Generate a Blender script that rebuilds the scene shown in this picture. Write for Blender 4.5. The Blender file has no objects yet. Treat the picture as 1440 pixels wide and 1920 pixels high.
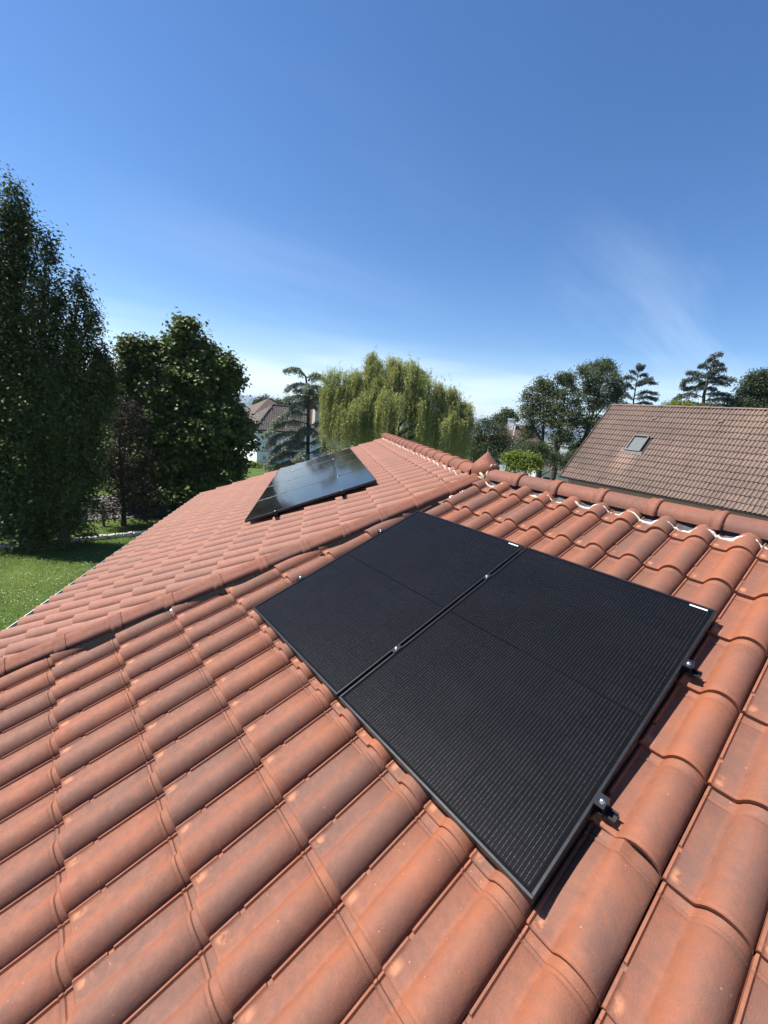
import bpy, bmesh, math, random
import numpy as np
from mathutils import Vector, Matrix
rnd = random.Random(7)
R = math.radians
sin, cos, pi = math.sin, math.cos, math.pi
scn = bpy.context.scene
col = scn.collection

# ------------------------------------------------------------------ camera
CAMZ = 5.3
F_PX, PITCH, YAW, ROLL = 770.4, -0.2276, -0.869, 0.0968
def cam_axes():
    f = Vector((sin(YAW)*cos(PITCH), cos(YAW)*cos(PITCH), sin(PITCH)))
    r = Vector((cos(YAW), -sin(YAW), 0)); u = r.cross(f)
    return cos(ROLL)*r+sin(ROLL)*u, -sin(ROLL)*r+cos(ROLL)*u, f
CR, CU, CF = cam_axes()
CAM = Vector((0, 0, CAMZ))
cd = bpy.data.cameras.new('camera'); cam = bpy.data.objects.new('camera', cd); col.objects.link(cam)
cam.matrix_world = Matrix(((CR.x, CU.x, -CF.x, 0), (CR.y, CU.y, -CF.y, 0), (CR.z, CU.z, -CF.z, CAMZ), (0, 0, 0, 1)))
cd.sensor_fit = 'HORIZONTAL'; cd.sensor_width = 36; cd.lens = 36*F_PX/1440
cd.clip_start = .05; cd.clip_end = 20000
scn.camera = cam
# ------------------------------------------------------------------ light
SUN = Vector((-.38, -.42, .825)).normalized()
sl = bpy.data.lights.new('sun', 'SUN'); sl.energy = 5.0; sl.angle = R(.53); sl.color = (1, .95, .88)
so = bpy.data.objects.new('sun', sl); col.objects.link(so)
so.rotation_euler = SUN.to_track_quat('Z', 'Y').to_euler(); so.location = (0, 0, 40)
world = bpy.data.worlds.new('World'); scn.world = world; world.use_nodes = True
def build_world():
    nt = world.node_tree; N = nt.nodes; L = nt.links
    for n in list(N): N.remove(n)
    out = N.new('ShaderNodeOutputWorld'); bg = N.new('ShaderNodeBackground')
    sky = N.new('ShaderNodeTexSky'); sky.sky_type = 'NISHITA'; sky.sun_disc = False
    sky.sun_elevation = math.asin(SUN.z); sky.sun_rotation = math.atan2(SUN.x, SUN.y)
    sky.altitude = 250; sky.air_density = 1.0; sky.dust_density = .12; sky.ozone_density = 4.0
    bg.inputs['Strength'].default_value = .081
    tc = N.new('ShaderNodeTexCoord')
    def math_(op, a, b=None, c=None, clamp=False):
        n = N.new('ShaderNodeMath'); n.operation = op; n.use_clamp = clamp
        for i, v in enumerate((a, b, c)):
            if v is None: continue
            if isinstance(v, (int, float)): n.inputs[i].default_value = v
            else: L.new(v, n.inputs[i])
        return n.outputs[0]
    sep = N.new('ShaderNodeSeparateXYZ'); L.new(tc.outputs['Generated'], sep.inputs[0])
    x, y, z = sep.outputs
    # thin cirrus on a plane high above the place
    zz = math_('ADD', math_('MAXIMUM', z, 0.0), .06)
    cx = math_('DIVIDE', x, zz); cy = math_('DIVIDE', y, zz)
    cmb = N.new('ShaderNodeCombineXYZ'); L.new(cx, cmb.inputs[0]); L.new(cy, cmb.inputs[1])
    mp = N.new('ShaderNodeMapping'); mp.inputs['Rotation'].default_value = (0, 0, R(45)); mp.inputs['Scale'].default_value = (1.1, .20, 1); mp.inputs['Location'].default_value = (3.7, 1.9, 0)
    L.new(cmb.outputs[0], mp.inputs[0])
    no = N.new('ShaderNodeTexNoise'); no.inputs['Scale'].default_value = 1.0; no.inputs['Detail'].default_value = 8; no.inputs['Roughness'].default_value = .62; no.inputs['Distortion'].default_value = .6
    L.new(mp.outputs[0], no.inputs[0])
    wisp = math_('MULTIPLY', math_('SUBTRACT', no.outputs['Fac'], .46, clamp=True), 3.6)
    def az_mask(direction, width):
        d = Vector(direction).normalized()
        dp = N.new('ShaderNodeVectorMath'); dp.operation = 'DOT_PRODUCT'; L.new(tc.outputs['Generated'], dp.inputs[0]); dp.inputs[1].default_value = d
        return math_('SMOOTH_MIN', 1.0, math_('MULTIPLY', math_('SUBTRACT', dp.outputs['Value'], cos(width), clamp=True), 1/(1-cos(width))), .05, clamp=True)
    def pxdir(px, py): return CF + CR*((px-720)/F_PX) - CU*((py-960)/F_PX)
    m1 = az_mask(pxdir(1290, 640), .33)
    m2 = az_mask(pxdir(560, 520), .40)
    low = math_('MULTIPLY', math_('MULTIPLY', wisp, math_('ADD', m1, math_('MULTIPLY', m2, .35), clamp=True)), .19)
    # milky band of far cloud low over the horizon
    b1 = math_('MULTIPLY', math_('SUBTRACT', .17, z, clamp=True), 7.0, clamp=True)
    nb = N.new('ShaderNodeTexNoise'); nb.inputs['Scale'].default_value = 2.6; nb.inputs['Detail'].default_value = 6
    mb = N.new('ShaderNodeMapping'); mb.inputs['Scale'].default_value = (1, 1, 9); L.new(tc.outputs['Generated'], mb.inputs[0]); L.new(mb.outputs[0], nb.inputs[0])
    band = math_('MULTIPLY', b1, math_('ADD', .38, math_('MULTIPLY', math_('SUBTRACT', nb.outputs['Fac'], .42, clamp=True), 3.2), clamp=True), clamp=True)
    fac = math_('ADD', low, math_('MULTIPLY', band, .70), clamp=True)
    mix = N.new('ShaderNodeMix'); mix.data_type = 'RGBA'
    hs = N.new('ShaderNodeHueSaturation'); hs.inputs['Saturation'].default_value = 1.2; hs.inputs['Hue'].default_value = .505; L.new(sky.outputs[0], hs.inputs['Color'])
    L.new(fac, mix.inputs['Factor']); L.new(hs.outputs[0], mix.inputs['A']); mix.inputs['B'].default_value = (8.2, 9.0, 10.2, 1)
    L.new(mix.outputs['Result'], bg.inputs[0]); L.new(bg.outputs[0], out.inputs[0])
build_world()
vs = scn.view_settings; vs.view_transform = 'Standard'; vs.look = 'None'; vs.gamma = 1; vs.use_curve_mapping = False; vs.exposure = 1.0

# ------------------------------------------------------------------ helpers
def tag(o, label=None, cat=None, group=None, kind=None):
    if label: o['label'] = label
    if cat: o['category'] = cat
    if group: o['group'] = group
    if kind: o['kind'] = kind
    return o
def empty(name, loc=(0, 0, 0), parent=None):
    o = bpy.data.objects.new(name, None); o.empty_display_size = .1; o.location = loc; col.objects.link(o); o.parent = parent
    return o
def link_mesh(name, me, parent=None):
    """object whose vertices are in world space, hung under its parent without shifting"""
    o = bpy.data.objects.new(name, me); col.objects.link(o)
    if parent is not None:
        o.parent = parent
        p = parent; off = Vector((0, 0, 0))
        while p is not None: off += p.location; p = p.parent
        o.location = -off
    return o
class MB:
    def __init__(s): s.v = []; s.f = []; s.smooth = []
    def add(s, verts, faces, smooth=False):
        b = len(s.v); s.v += [tuple(v) for v in verts]; s.f += [tuple(b+i for i in f) for f in faces]; s.smooth += [smooth]*len(faces)
        return s
    def obox(s, c, ax, ay, az):
        """oriented box: centre and three half axes"""
        c, ax, ay, az = map(Vector, (c, ax, ay, az)); P = []
        for k in (-1, 1):
            for j in (-1, 1):
                for i in (-1, 1): P.append(c+ax*i+ay*j+az*k)
        return s.add(P, [(0, 2, 3, 1), (4, 5, 7, 6), (0, 1, 5, 4), (2, 6, 7, 3), (0, 4, 6, 2), (1, 3, 7, 5)])
    def box(s, a, b):
        a, b = Vector(a), Vector(b); h = (b-a)/2
        return s.obox((a+b)/2, (h.x, 0, 0), (0, h.y, 0), (0, 0, h.z))
    def tube(s, pts, rad, n=8, cap=True, smooth=True):
        pts = [Vector(p) for p in pts]
        if not isinstance(rad, (list, tuple)): rad = [rad]*len(pts)
        V = []; prev = None
        for i, p in enumerate(pts):
            d = (pts[min(i+1, len(pts)-1)]-pts[max(i-1, 0)]).normalized()
            if prev is None: prev = Vector((0, 0, 1)) if abs(d.z) < .9 else Vector((1, 0, 0))
            a = (prev-d*prev.dot(d)).normalized(); b = d.cross(a); prev = a
            for k in range(n):
                t = 2*pi*k/n; V.append(p+(a*cos(t)+b*sin(t))*rad[i])
        Fa = [(i*n+k, i*n+(k+1) % n, (i+1)*n+(k+1) % n, (i+1)*n+k) for i in range(len(pts)-1) for k in range(n)]
        if cap: Fa += [tuple(range(n-1, -1, -1)), tuple((len(pts)-1)*n+k for k in range(n))]
        return s.add(V, Fa, smooth)
    def lathe(s, prof, c, n=24, M=None, smooth=True):
        V = []; c = Vector(c)
        for r_, z in prof:
            for k in range(n):
                t = 2*pi*k/n; p = Vector((r_*cos(t), r_*sin(t), z)); V.append((M @ p if M else p)+c)
        Fa = [(i*n+k, i*n+(k+1) % n, (i+1)*n+(k+1) % n, (i+1)*n+k) for i in range(len(prof)-1) for k in range(n)]
        return s.add(V, Fa, smooth)
    def build(s, name, m, parent=None, kind=None, sharp=None):
        me = bpy.data.meshes.new(name); me.from_pydata(s.v, [], s.f); me.update()
        if m: me.materials.append(m)
        me.polygons.foreach_set('use_smooth', s.smooth)
        if sharp: me.set_sharp_from_angle(angle=R(sharp))
        o = link_mesh(name, me, parent)
        if kind: o['kind'] = kind
        return o
# ------------------------------------------------------------------ materials
class NT:
    def __init__(s, name):
        s.m = bpy.data.materials.new(name); s.m.use_nodes = True; s.t = s.m.node_tree; s.N = s.t.nodes; s.L = s.t.links
        s.p = s.N['Principled BSDF']; s.out = s.N['Material Output']
    def n(s, t, **kw):
        x = s.N.new(t)
        for k, v in kw.items(): setattr(x, k, v)
        return x
    def val(s, sock, v):
        if isinstance(v, bpy.types.NodeSocket): s.L.new(v, sock)
        else: sock.default_value = v
    def math(s, op, a, b=None, c=None, clamp=False):
        x = s.n('ShaderNodeMath', operation=op, use_clamp=clamp)
        for i, v in enumerate((a, b, c)):
            if v is not None: s.val(x.inputs[i], v)
        return x.outputs[0]
    def noise(s, vec, scale, detail=4, rough=.55, dist=0):
        x = s.n('ShaderNodeTexNoise'); x.inputs['Scale'].default_value = scale; x.inputs['Detail'].default_value = detail
        x.inputs['Roughness'].default_value = rough; x.inputs['Distortion'].default_value = dist
        if vec is not None: s.L.new(vec, x.inputs['Vector'])
        return x.outputs['Fac']
    def mix(s, f, a, b):
        x = s.n('ShaderNodeMix', data_type='RGBA'); s.val(x.inputs['Factor'], f)
        for k, v in (('A', a), ('B', b)):
            if isinstance(v, tuple) and len(v) == 3: v = (*v, 1)
            s.val(x.inputs[k], v)
        return x.outputs['Result']
    def ramp(s, f, pts):
        x = s.n('ShaderNodeValToRGB'); e = x.color_ramp.elements
        while len(e) < len(pts): e.new(.5)
        for el, (p, c) in zip(e, pts):
            el.position = p; el.color = (c, c, c, 1) if isinstance(c, (int, float)) else (*c, 1)
        s.L.new(f, x.inputs[0]); return x.outputs[0]
    def mapr(s, v, a, b, c=0., d=1.):
        x = s.n('ShaderNodeMapRange'); s.val(x.inputs[0], v)
        for i, k in enumerate((a, b, c, d)): x.inputs[i+1].default_value = k
        return x.outputs[0]
    def scale(s, vec, sc):
        x = s.n('ShaderNodeMapping'); x.inputs['Scale'].default_value = sc; s.L.new(vec, x.inputs[0]); return x.outputs[0]
    def bump(s, h, strength, dist=.01):
        b = s.n('ShaderNodeBump'); b.inputs['Strength'].default_value = strength; b.inputs['Distance'].default_value = dist
        s.L.new(h, b.inputs['Height']); s.L.new(b.outputs[0], s.p.inputs['Normal'])
    @property
    def pos(s): return s.n('ShaderNodeNewGeometry').outputs['Position']
    @property
    def uv(s): return s.n('ShaderNodeTexCoord').outputs['UV']
    @property
    def rand(s):
        a = s.n('ShaderNodeObjectInfo').outputs['Random']; b = s.n('ShaderNodeNewGeometry').outputs['Random Per Island']
        return s.math('FRACT', s.math('ADD', a, b))
def plain(name, c, rough=.6, metal=0, spec=.5, vary=.12, scale=12, bump=0):
    t = NT(name)
    n = t.noise(t.pos, scale, 6)
    t.L.new(t.mix(t.mapr(n, .3, .7), tuple(k*(1-vary) for k in c), tuple(min(1, k*(1+vary)) for k in c)), t.p.inputs['Base Color'])
    t.p.inputs['Roughness'].default_value = rough; t.p.inputs['Metallic'].default_value = metal; t.p.inputs['Specular IOR Level'].default_value = spec
    if bump: t.bump(n, bump)
    return t.m
def terracotta(name, orange, grey, pale, patina=0., worn=True):
    t = NT(name); uv = t.uv; P = t.pos
    sp = t.n('ShaderNodeSeparateXYZ'); t.L.new(uv, sp.inputs[0]); u, s = sp.outputs[0], sp.outputs[1]
    r = t.rand
    sh = t.n('ShaderNodeVectorMath', operation='ADD'); t.L.new(P, sh.inputs[0])
    cb = t.n('ShaderNodeCombineXYZ'); t.L.new(t.math('MULTIPLY', r, 37.), cb.inputs[0]); t.L.new(cb.outputs[0], sh.inputs[1])
    V = sh.outputs[0]
    n1 = t.noise(V, 7, 5, .6, .3); n2 = t.noise(V, 34, 5, .65); n3 = t.noise(P, 260, 3, .7)
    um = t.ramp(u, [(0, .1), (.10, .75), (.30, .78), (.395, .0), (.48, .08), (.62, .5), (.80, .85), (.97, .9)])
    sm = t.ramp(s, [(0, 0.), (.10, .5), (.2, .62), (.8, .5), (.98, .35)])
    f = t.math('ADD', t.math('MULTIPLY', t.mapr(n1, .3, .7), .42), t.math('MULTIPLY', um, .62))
    f = t.math('ADD', f, t.math('MULTIPLY', t.math('SUBTRACT', n2, .5), .9))
    f = t.math('ADD', f, t.math('MULTIPLY', t.math('SUBTRACT', sm, .5), .35))
    f = t.math('ADD', f, t.math('ADD', t.math('MULTIPLY', t.math('SUBTRACT', r, .5), .5), patina))
    f = t.math('ADD', f, t.math('MULTIPLY', t.math('SUBTRACT', n3, .5), 1.5), clamp=True)
    c = t.mix(f, orange, grey)
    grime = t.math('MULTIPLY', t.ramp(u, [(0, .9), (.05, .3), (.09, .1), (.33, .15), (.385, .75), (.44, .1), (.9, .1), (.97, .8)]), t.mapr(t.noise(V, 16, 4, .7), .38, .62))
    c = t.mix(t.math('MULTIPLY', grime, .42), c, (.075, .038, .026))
    lich = t.math('MULTIPLY', t.mapr(t.noise(V, 70, 4, .7), .66, .72), t.mapr(n1, .5, .62))
    c = t.mix(t.math('MULTIPLY', lich, .45), c, (.40, .33, .27))
    if worn:
        bx = t.math('MULTIPLY', t.math('MULTIPLY', t.mapr(u, .05, .08), t.mapr(u, .20, .15)), t.math('MULTIPLY', t.mapr(s, .02, .05), t.mapr(s, .16, .10)))
        bx = t.math('MULTIPLY', bx, t.mapr(t.noise(V, 28, 3), .38, .5))
        c = t.mix(t.math('MULTIPLY', bx, .8), c, pale)
    vo = t.n('ShaderNodeTexVoronoi'); vo.inputs['Scale'].default_value = 46; t.L.new(V, vo.inputs['Vector'])
    dots = t.math('MULTIPLY', t.mapr(vo.outputs['Distance'], .16, .10), t.math('GREATER_THAN', t.n('ShaderNodeSeparateColor').outputs[0], 2))
    sc = t.n('ShaderNodeSeparateColor'); t.L.new(vo.outputs['Color'], sc.inputs[0])
    dots = t.math('MULTIPLY', t.mapr(vo.outputs['Distance'], .14, .09), t.math('GREATER_THAN', sc.outputs[0], .92))
    c = t.mix(t.math('MULTIPLY', dots, .55), c, tuple(min(1, k*1.35+.03) for k in pale))
    t.L.new(c, t.p.inputs['Base Color'])
    t.L.new(t.mapr(n2, .3, .7, .6, .8), t.p.inputs['Roughness']); t.p.inputs['Specular IOR Level'].default_value = .25
    t.bump(t.math('ADD', t.math('MULTIPLY', n3, .5), t.math('MULTIPLY', n2, .8)), .6, .004)
    return t.m
M = {}
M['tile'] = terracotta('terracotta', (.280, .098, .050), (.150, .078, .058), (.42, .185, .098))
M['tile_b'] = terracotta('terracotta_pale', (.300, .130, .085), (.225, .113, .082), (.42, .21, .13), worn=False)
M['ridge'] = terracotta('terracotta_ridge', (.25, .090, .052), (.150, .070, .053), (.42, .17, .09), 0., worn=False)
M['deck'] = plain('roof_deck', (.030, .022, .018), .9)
M['membrane'] = plain('black_membrane', (.005, .005, .006), .7, 0, .04, .3, 40, .3)
M['greymem'] = plain('grey_membrane', (.055, .055, .06), .6, .1, .5, .25, 30, .3)
M['whitebead'] = plain('white_sealing_strip', (.60, .55, .47), .8, 0, .3, .25, 60, .5)
M['foil'] = plain('foil', (.6, .6, .6), .3, .9, .5, .2, 50, .8)
M['mortar'] = plain('mortar', (.46, .38, .26), .9, 0, .2, .25, 40, .6)
M['gutter'] = plain('zinc_gutter', (.40, .41, .42), .5, .5)
M['render'] = plain('wall_render', (.62, .56, .46), .9, 0, .2, .06, 3, .1)
M['white_wall'] = plain('white_wall', (.84, .83, .81), .9, 0, .2, .04, 2)
M['beige_wall'] = plain('beige_wall', (.26, .22, .17), .9, 0, .2, .06, 3)
M['black_alu'] = plain('black_aluminium', (.042, .045, .048), .36, .75, .5, .2, 30)
M['clamp'] = plain('black_clamp', (.022, .022, .024), .4, .6)
M['rail'] = plain('dark_rail', (.03, .03, .033), .45, .6)
M['steel'] = plain('steel_bolt', (.7, .7, .7), .25, 1.)
M['label'] = plain('white_sticker', (.80, .80, .80), .5, 0, .5, .02)
M['backsheet'] = plain('black_backsheet', (.004, .004, .005), .6, 0, .03)
M['bark'] = plain('bark', (.075, .058, .042), .95, 0, .2, .4, 9, .6)
M['asphalt'] = plain('asphalt', (.155, .14, .13), .9, 0, .3, .12, 6, .2)
M['bounce_gravel'] = plain('pale_bounce_gravel', (.34, .30, .25), .95, 0, .2, .3, 25, .3)  # only for the added bounce ground by the neighbour
M['stone'] = plain('pale_stone', (.42, .39, .34), .9, 0, .2, .3, 7, .4)
M['wood'] = plain('post_wood', (.10, .075, .055), .9, 0, .2, .3, 15)
M['wire'] = plain('fence_wire', (.12, .13, .12), .5, .5)
M['darkglass'] = plain('dark_glass', (.012, .014, .017), .12, 0, .6)
M['frame_grey'] = plain('grey_window_frame', (.035, .035, .035), .5, 0)
M['lead'] = plain('lead_flashing', (.085, .082, .082), .7, 0, .5, .2, 8)
M['white_frame'] = plain('white_window_frame', (.75, .75, .75), .5)
M['hill'] = plain('hill_forest', (.045, .06, .038), .95, 0, .1, .3, .002)
def cell_mat():
    t = NT('solar_cell'); uv = t.uv
    sp = t.n('ShaderNodeSeparateXYZ'); t.L.new(uv, sp.inputs[0]); u, v = sp.outputs[0], sp.outputs[1]
    # ten thin wires per cell along the slope, with solder pads
    w = t.math('ABSOLUTE', t.math('SUBTRACT', t.math('FRACT', t.math('MULTIPLY', u, 12.)), .5))
    n = t.noise(t.pos, 55, 3)
    pad = t.math('LESS_THAN', t.math('ABSOLUTE', t.math('SUBTRACT', t.math('FRACT', t.math('MULTIPLY', v, 4.)), .5)), .10)
    wid = t.math('ADD', .013, t.math('MULTIPLY', pad, .014))
    line = t.math('LESS_THAN', w, wid)
    t.L.new(t.mix(t.math('MULTIPLY', line, t.mapr(n, .3, .65, .30, 1.)), t.mix(t.rand, (.0030, .0032, .0042), (.0042, .0043, .0055)), (.20, .20, .21)), t.p.inputs['Base Color'])
    t.L.new(t.math('MULTIPLY', line, .4), t.p.inputs['Metallic'])
    t.p.inputs['Roughness'].default_value = .4; t.p.inputs['Specular IOR Level'].default_value = .06
    return t.m
M['cell'] = cell_mat()
def pane_mat(name, rough, dust, ior=1.42):
    """clear sheet: fresnel reflection over straight see-through, with a little dust"""
    t = NT(name)
    for n in (t.p,): t.N.remove(n)
    tr = t.n('ShaderNodeBsdfTransparent'); gl = t.n('ShaderNodeBsdfGlossy'); df = t.n('ShaderNodeBsdfDiffuse')
    n1 = t.noise(t.pos, 5, 6, .65); n2 = t.noise(t.pos, 60, 4)
    gl.inputs['Roughness'].default_value = rough; df.inputs['Color'].default_value = (.45, .45, .46, 1)
    lw = t.n('ShaderNodeFresnel'); lw.inputs['IOR'].default_value = ior
    b = t.n('ShaderNodeBump'); b.inputs['Strength'].default_value = .02; b.inputs['Distance'].default_value = .002; t.L.new(n2, b.inputs['Height'])
    t.L.new(b.outputs[0], gl.inputs['Normal'])
    m1 = t.n('ShaderNodeMixShader'); t.L.new(lw.outputs[0], m1.inputs[0]); t.L.new(tr.outputs[0], m1.inputs[1]); t.L.new(gl.outputs[0], m1.inputs[2])
    m2 = t.n('ShaderNodeMixShader'); t.L.new(t.math('MULTIPLY', t.mapr(n1, .35, .75), dust), m2.inputs[0]); t.L.new(m1.outputs[0], m2.inputs[1]); t.L.new(df.outputs[0], m2.inputs[2])
    t.L.new(m2.outputs[0], t.out.inputs[0])
    return t.m
M['glass'] = pane_mat('panel_glass', .10, .0035, 1.23)
M['glass_b'] = pane_mat('panel_glass_far', .08, .025, 2.7)
M['sky_glass'] = pane_mat('skylight_glass', .04, .10, 1.4)
def leaf_mat(name, c1, c2, trans=.3, rough=.5, spec=.4, k=.5, nsc=(1.2, 1.2, 1.2), gw=.7, nw=.6):
    t = NT(name); g = t.n('ShaderNodeNewGeometry').outputs['Random Per Island']
    c = t.mix(t.mapr(t.math('ADD', t.math('MULTIPLY', g, gw), t.math('MULTIPLY', t.noise(t.scale(t.pos, nsc), 1, 3), nw)), .2, .95), c1, c2)
    t.L.new(c, t.p.inputs['Base Color']); t.p.inputs['Roughness'].default_value = rough+.08; t.p.inputs['Specular IOR Level'].default_value = spec*k
    tl = t.n('ShaderNodeBsdfTranslucent'); t.L.new(t.mix(.5, c, (.12, .16, .02)), tl.inputs[0])
    mx = t.n('ShaderNodeMixShader'); mx.inputs[0].default_value = trans
    t.L.new(t.p.outputs[0], mx.inputs[1]); t.L.new(tl.outputs[0], mx.inputs[2]); t.L.new(mx.outputs[0], t.out.inputs[0])
    return t.m
M['poplar'] = leaf_mat('poplar_leaf', (.010, .017, .005), (.110, .140, .036), .16, .45, .4)
M['maple'] = leaf_mat('maple_leaf', (.012, .022, .005), (.150, .190, .042), .2, .42, .4)
M['plum'] = leaf_mat('plum_leaf', (.022, .014, .015), (.045, .030, .026), .12)
M['willow'] = leaf_mat('willow_leaf', (.14, .165, .038), (.54, .55, .21), .42, .5, nsc=(4.5, 4.5, .9), gw=.35, nw=1.0)
M['cedar'] = leaf_mat('cedar_needle', (.16, .19, .145), (.36, .39, .30), .25)
M['bush'] = leaf_mat('bright_bush_leaf', (.085, .125, .018), (.21, .25, .045), .35)
M['shrub'] = leaf_mat('shrub_leaf', (.022, .035, .016), (.055, .075, .032), .18)
M['cypress'] = leaf_mat('cypress_spray', (.022, .034, .011), (.100, .118, .042), .1)
M['fir'] = leaf_mat('fir_needle', (.040, .052, .040), (.125, .140, .105), .06)
M['grassblade'] = leaf_mat('grass_blade', (.060, .112, .017), (.155, .215, .042), .3)
M['clover'] = plain('clover_flower', (.50, .52, .42), .8)
def ground_mat():
    t = NT('ground_grass'); P = t.pos
    a = t.noise(P, .8, 6, .6); b = t.noise(P, 14, 5, .7); far = t.noise(P, .006, 4)
    c = t.mix(t.mapr(a, .35, .65), (.045, .080, .015), (.085, .120, .026))
    c = t.mix(t.math('MULTIPLY', t.mapr(b, .45, .75), .4), c, (.10, .13, .03))
    sp = t.n('ShaderNodeVectorMath', operation='LENGTH'); t.L.new(P, sp.inputs[0])
    c = t.mix(t.math('MULTIPLY', t.mapr(sp.outputs['Value'], 60, 200), t.mapr(far, .4, .6)), c, (.20, .17, .09))
    t.L.new(c, t.p.inputs['Base Color']); t.p.inputs['Roughness'].default_value = .95; t.p.inputs['Specular IOR Level'].default_value = .15
    t.bump(b, .5, .03)
    return t.m
M['ground'] = ground_mat()
def old_tile_mat():
    t = NT('old_brown_tile'); P = t.pos; uv = t.uv
    sp = t.n('ShaderNodeSeparateXYZ'); t.L.new(uv, sp.inputs[0]); u, s = sp.outputs[0], sp.outputs[1]
    sx = t.n('ShaderNodeSeparateXYZ'); t.L.new(P, sx.inputs[0])
    r = t.rand
    n1 = t.noise(P, .45, 4, .6); n2 = t.noise(P, 9, 5, .7)
    f = t.math('ADD', t.math('MULTIPLY', t.mapr(n1, .35, .65), .42), t.math('MULTIPLY', t.math('SUBTRACT', r, .5), .14))
    f = t.math('ADD', f, t.math('MULTIPLY', t.math('SUBTRACT', n2, .5), .9))
    f = t.math('ADD', f, t.mapr(sx.outputs[0], -4.5, -1, 0, .4))          # cleaner towards the far end of the roof
    # rinsed streak below the skylight
    st = t.math('MULTIPLY', t.mapr(t.math('ABSOLUTE', t.math('ADD', sx.outputs[0], t.math('MULTIPLY', sx.outputs[2], 0.0), None), None), 0, 1, 0, 0), 0.)
    w = t.math('MULTIPLY', t.mapr(t.math('ABSOLUTE', t.math('SUBTRACT', sx.outputs[0], STREAK_X)), .75, .25), t.mapr(sx.outputs[2], STREAK_Z-2.4, STREAK_Z-.6))
    w = t.math('MULTIPLY', w, t.mapr(sx.outputs[2], STREAK_Z+.1, STREAK_Z-.1))
    f = t.math('ADD', f, t.math('MULTIPLY', w, .95), clamp=True)
    c = t.mix(f, (.165, .118, .096), (.36, .240, .185))
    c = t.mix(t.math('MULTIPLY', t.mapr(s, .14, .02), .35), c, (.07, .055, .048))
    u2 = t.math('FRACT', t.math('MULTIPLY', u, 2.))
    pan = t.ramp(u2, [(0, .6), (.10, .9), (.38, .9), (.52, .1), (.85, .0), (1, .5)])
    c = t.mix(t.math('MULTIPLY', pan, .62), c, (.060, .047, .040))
    t.L.new(c, t.p.inputs['Base Color']); t.p.inputs['Roughness'].default_value = .85; t.p.inputs['Specular IOR Level'].default_value = .25
    return t.m
STREAK_X, STREAK_Z = -10.4, 4.9
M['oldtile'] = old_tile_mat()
M['slate'] = plain('grey_brown_tile', (.105, .088, .076), .85, 0, .3, .35, 3)

# ------------------------------------------------------------------ placing by view angles and distance
def at(px, py, dist):
    """the point seen in that direction at that horizontal distance"""
    d = CF + CR*((px-720)/F_PX) - CU*((py-960)/F_PX)
    return CAM + d*(dist/math.hypot(d.x, d.y))
def ground_z(x, y):
    r_ = math.hypot(x, y); 
    if r_ < 26: return 0.
    t = min(1, (r_-26)/28); z = -1.7*t*t*(3-2*t)
    if r_ > 54: z -= 42*(1-math.exp(-(r_-54)/900))
    return z
def foot(px, dist, py=800):
    p = at(px, py, dist); return Vector((p.x, p.y, ground_z(p.x, p.y)))
PXM = 1/F_PX
# ------------------------------------------------------------------ ground, road, hills
def build_ground():
    rs = [0, 6, 12, 18, 22, 26, 30, 35, 40, 46, 54, 65, 80, 110, 160, 240, 360, 540, 800, 1200, 1800, 2700, 4000, 6500]
    n = 72; V = [(0, 0, 0)]; Fa = []
    for r_ in rs[1:]:
        for k in range(n):
            a = 2*pi*k/n; x, y = r_*cos(a), r_*sin(a); V.append((x, y, ground_z(x, y)))
    for k in range(n): Fa.append((0, 1+k, 1+(k+1) % n))
    for i in range(len(rs)-2):
        for k in range(n):
            a = 1+i*n; b = a+n; Fa.append((a+k, b+k, b+(k+1) % n, a+(k+1) % n))
    m = MB(); m.add(V, Fa, True); o = m.build('ground', M['ground']); tag(o, kind='structure')
build_ground()
def build_road():
    m = MB()
    pts = [(-26, -34), (-23.9, -16), (-22.4, -4), (-22.3, 4), (-23.6, 14), (-28, 26), (-36, 40)]
    L_ = []; 
    for i, (x, y) in enumerate(pts):
        a = Vector(pts[max(0, i-1)]); b = Vector(pts[min(len(pts)-1, i+1)]); d = (b-a).normalized(); nrm = Vector((d.y, -d.x))
        for s in (-1, -.33, .33, 1):
            q = Vector((x, y))+nrm*s*2.3; L_.append((q.x, q.y, ground_z(q.x, q.y)+.03))
    m.add(L_, [(i*4+k, i*4+k+1, i*4+k+5, i*4+k+4) for i in range(len(pts)-1) for k in range(3)], True)
    tag(m.build('road', M['asphalt']), kind='structure')
build_road()
def build_hills():
    for nm, dist, hb, seed in (('hills', 5200, 78, 3), ('hills', 3300, 12, 9)):
        m = MB(); r2 = random.Random(seed); n = 150; ph = [r2.random()*6 for _ in range(8)]; V = []; Fa = []
        for k in range(n+1):
            a = R(60)+R(220)*k/n
            h = hb*(1+.22*sin(a*5+ph[0])+.13*sin(a*13+ph[1])+.07*sin(a*31+ph[2])+.03*sin(a*71+ph[3]))
            for (dr, zz) in ((0, -60), (160, h*.55), (420, h), (900, h*.5), (1200, -60)):
                V.append(((dist+dr)*cos(a), (dist+dr)*sin(a), zz))
        for k in range(n):
            for j in range(4): Fa.append((k*5+j, k*5+j+1, (k+1)*5+j+1, (k+1)*5+j))
        m.add(V, Fa, True); tag(m.build(nm, M['hill']), kind='structure')
build_hills()

def build_bounce_sheet():  # unseen pale ground, added to replace green bounce light on the neighbour's wall
    m = MB(); m.add([(-17, 18.5, .012), (6, 16.5, .012), (6, 27.0, .012), (-17, 29.5, .012)], [(0, 1, 2, 3)]); tag(m.build('bounce_sheet', M['bounce_gravel']), kind='structure')
build_bounce_sheet()
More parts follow.
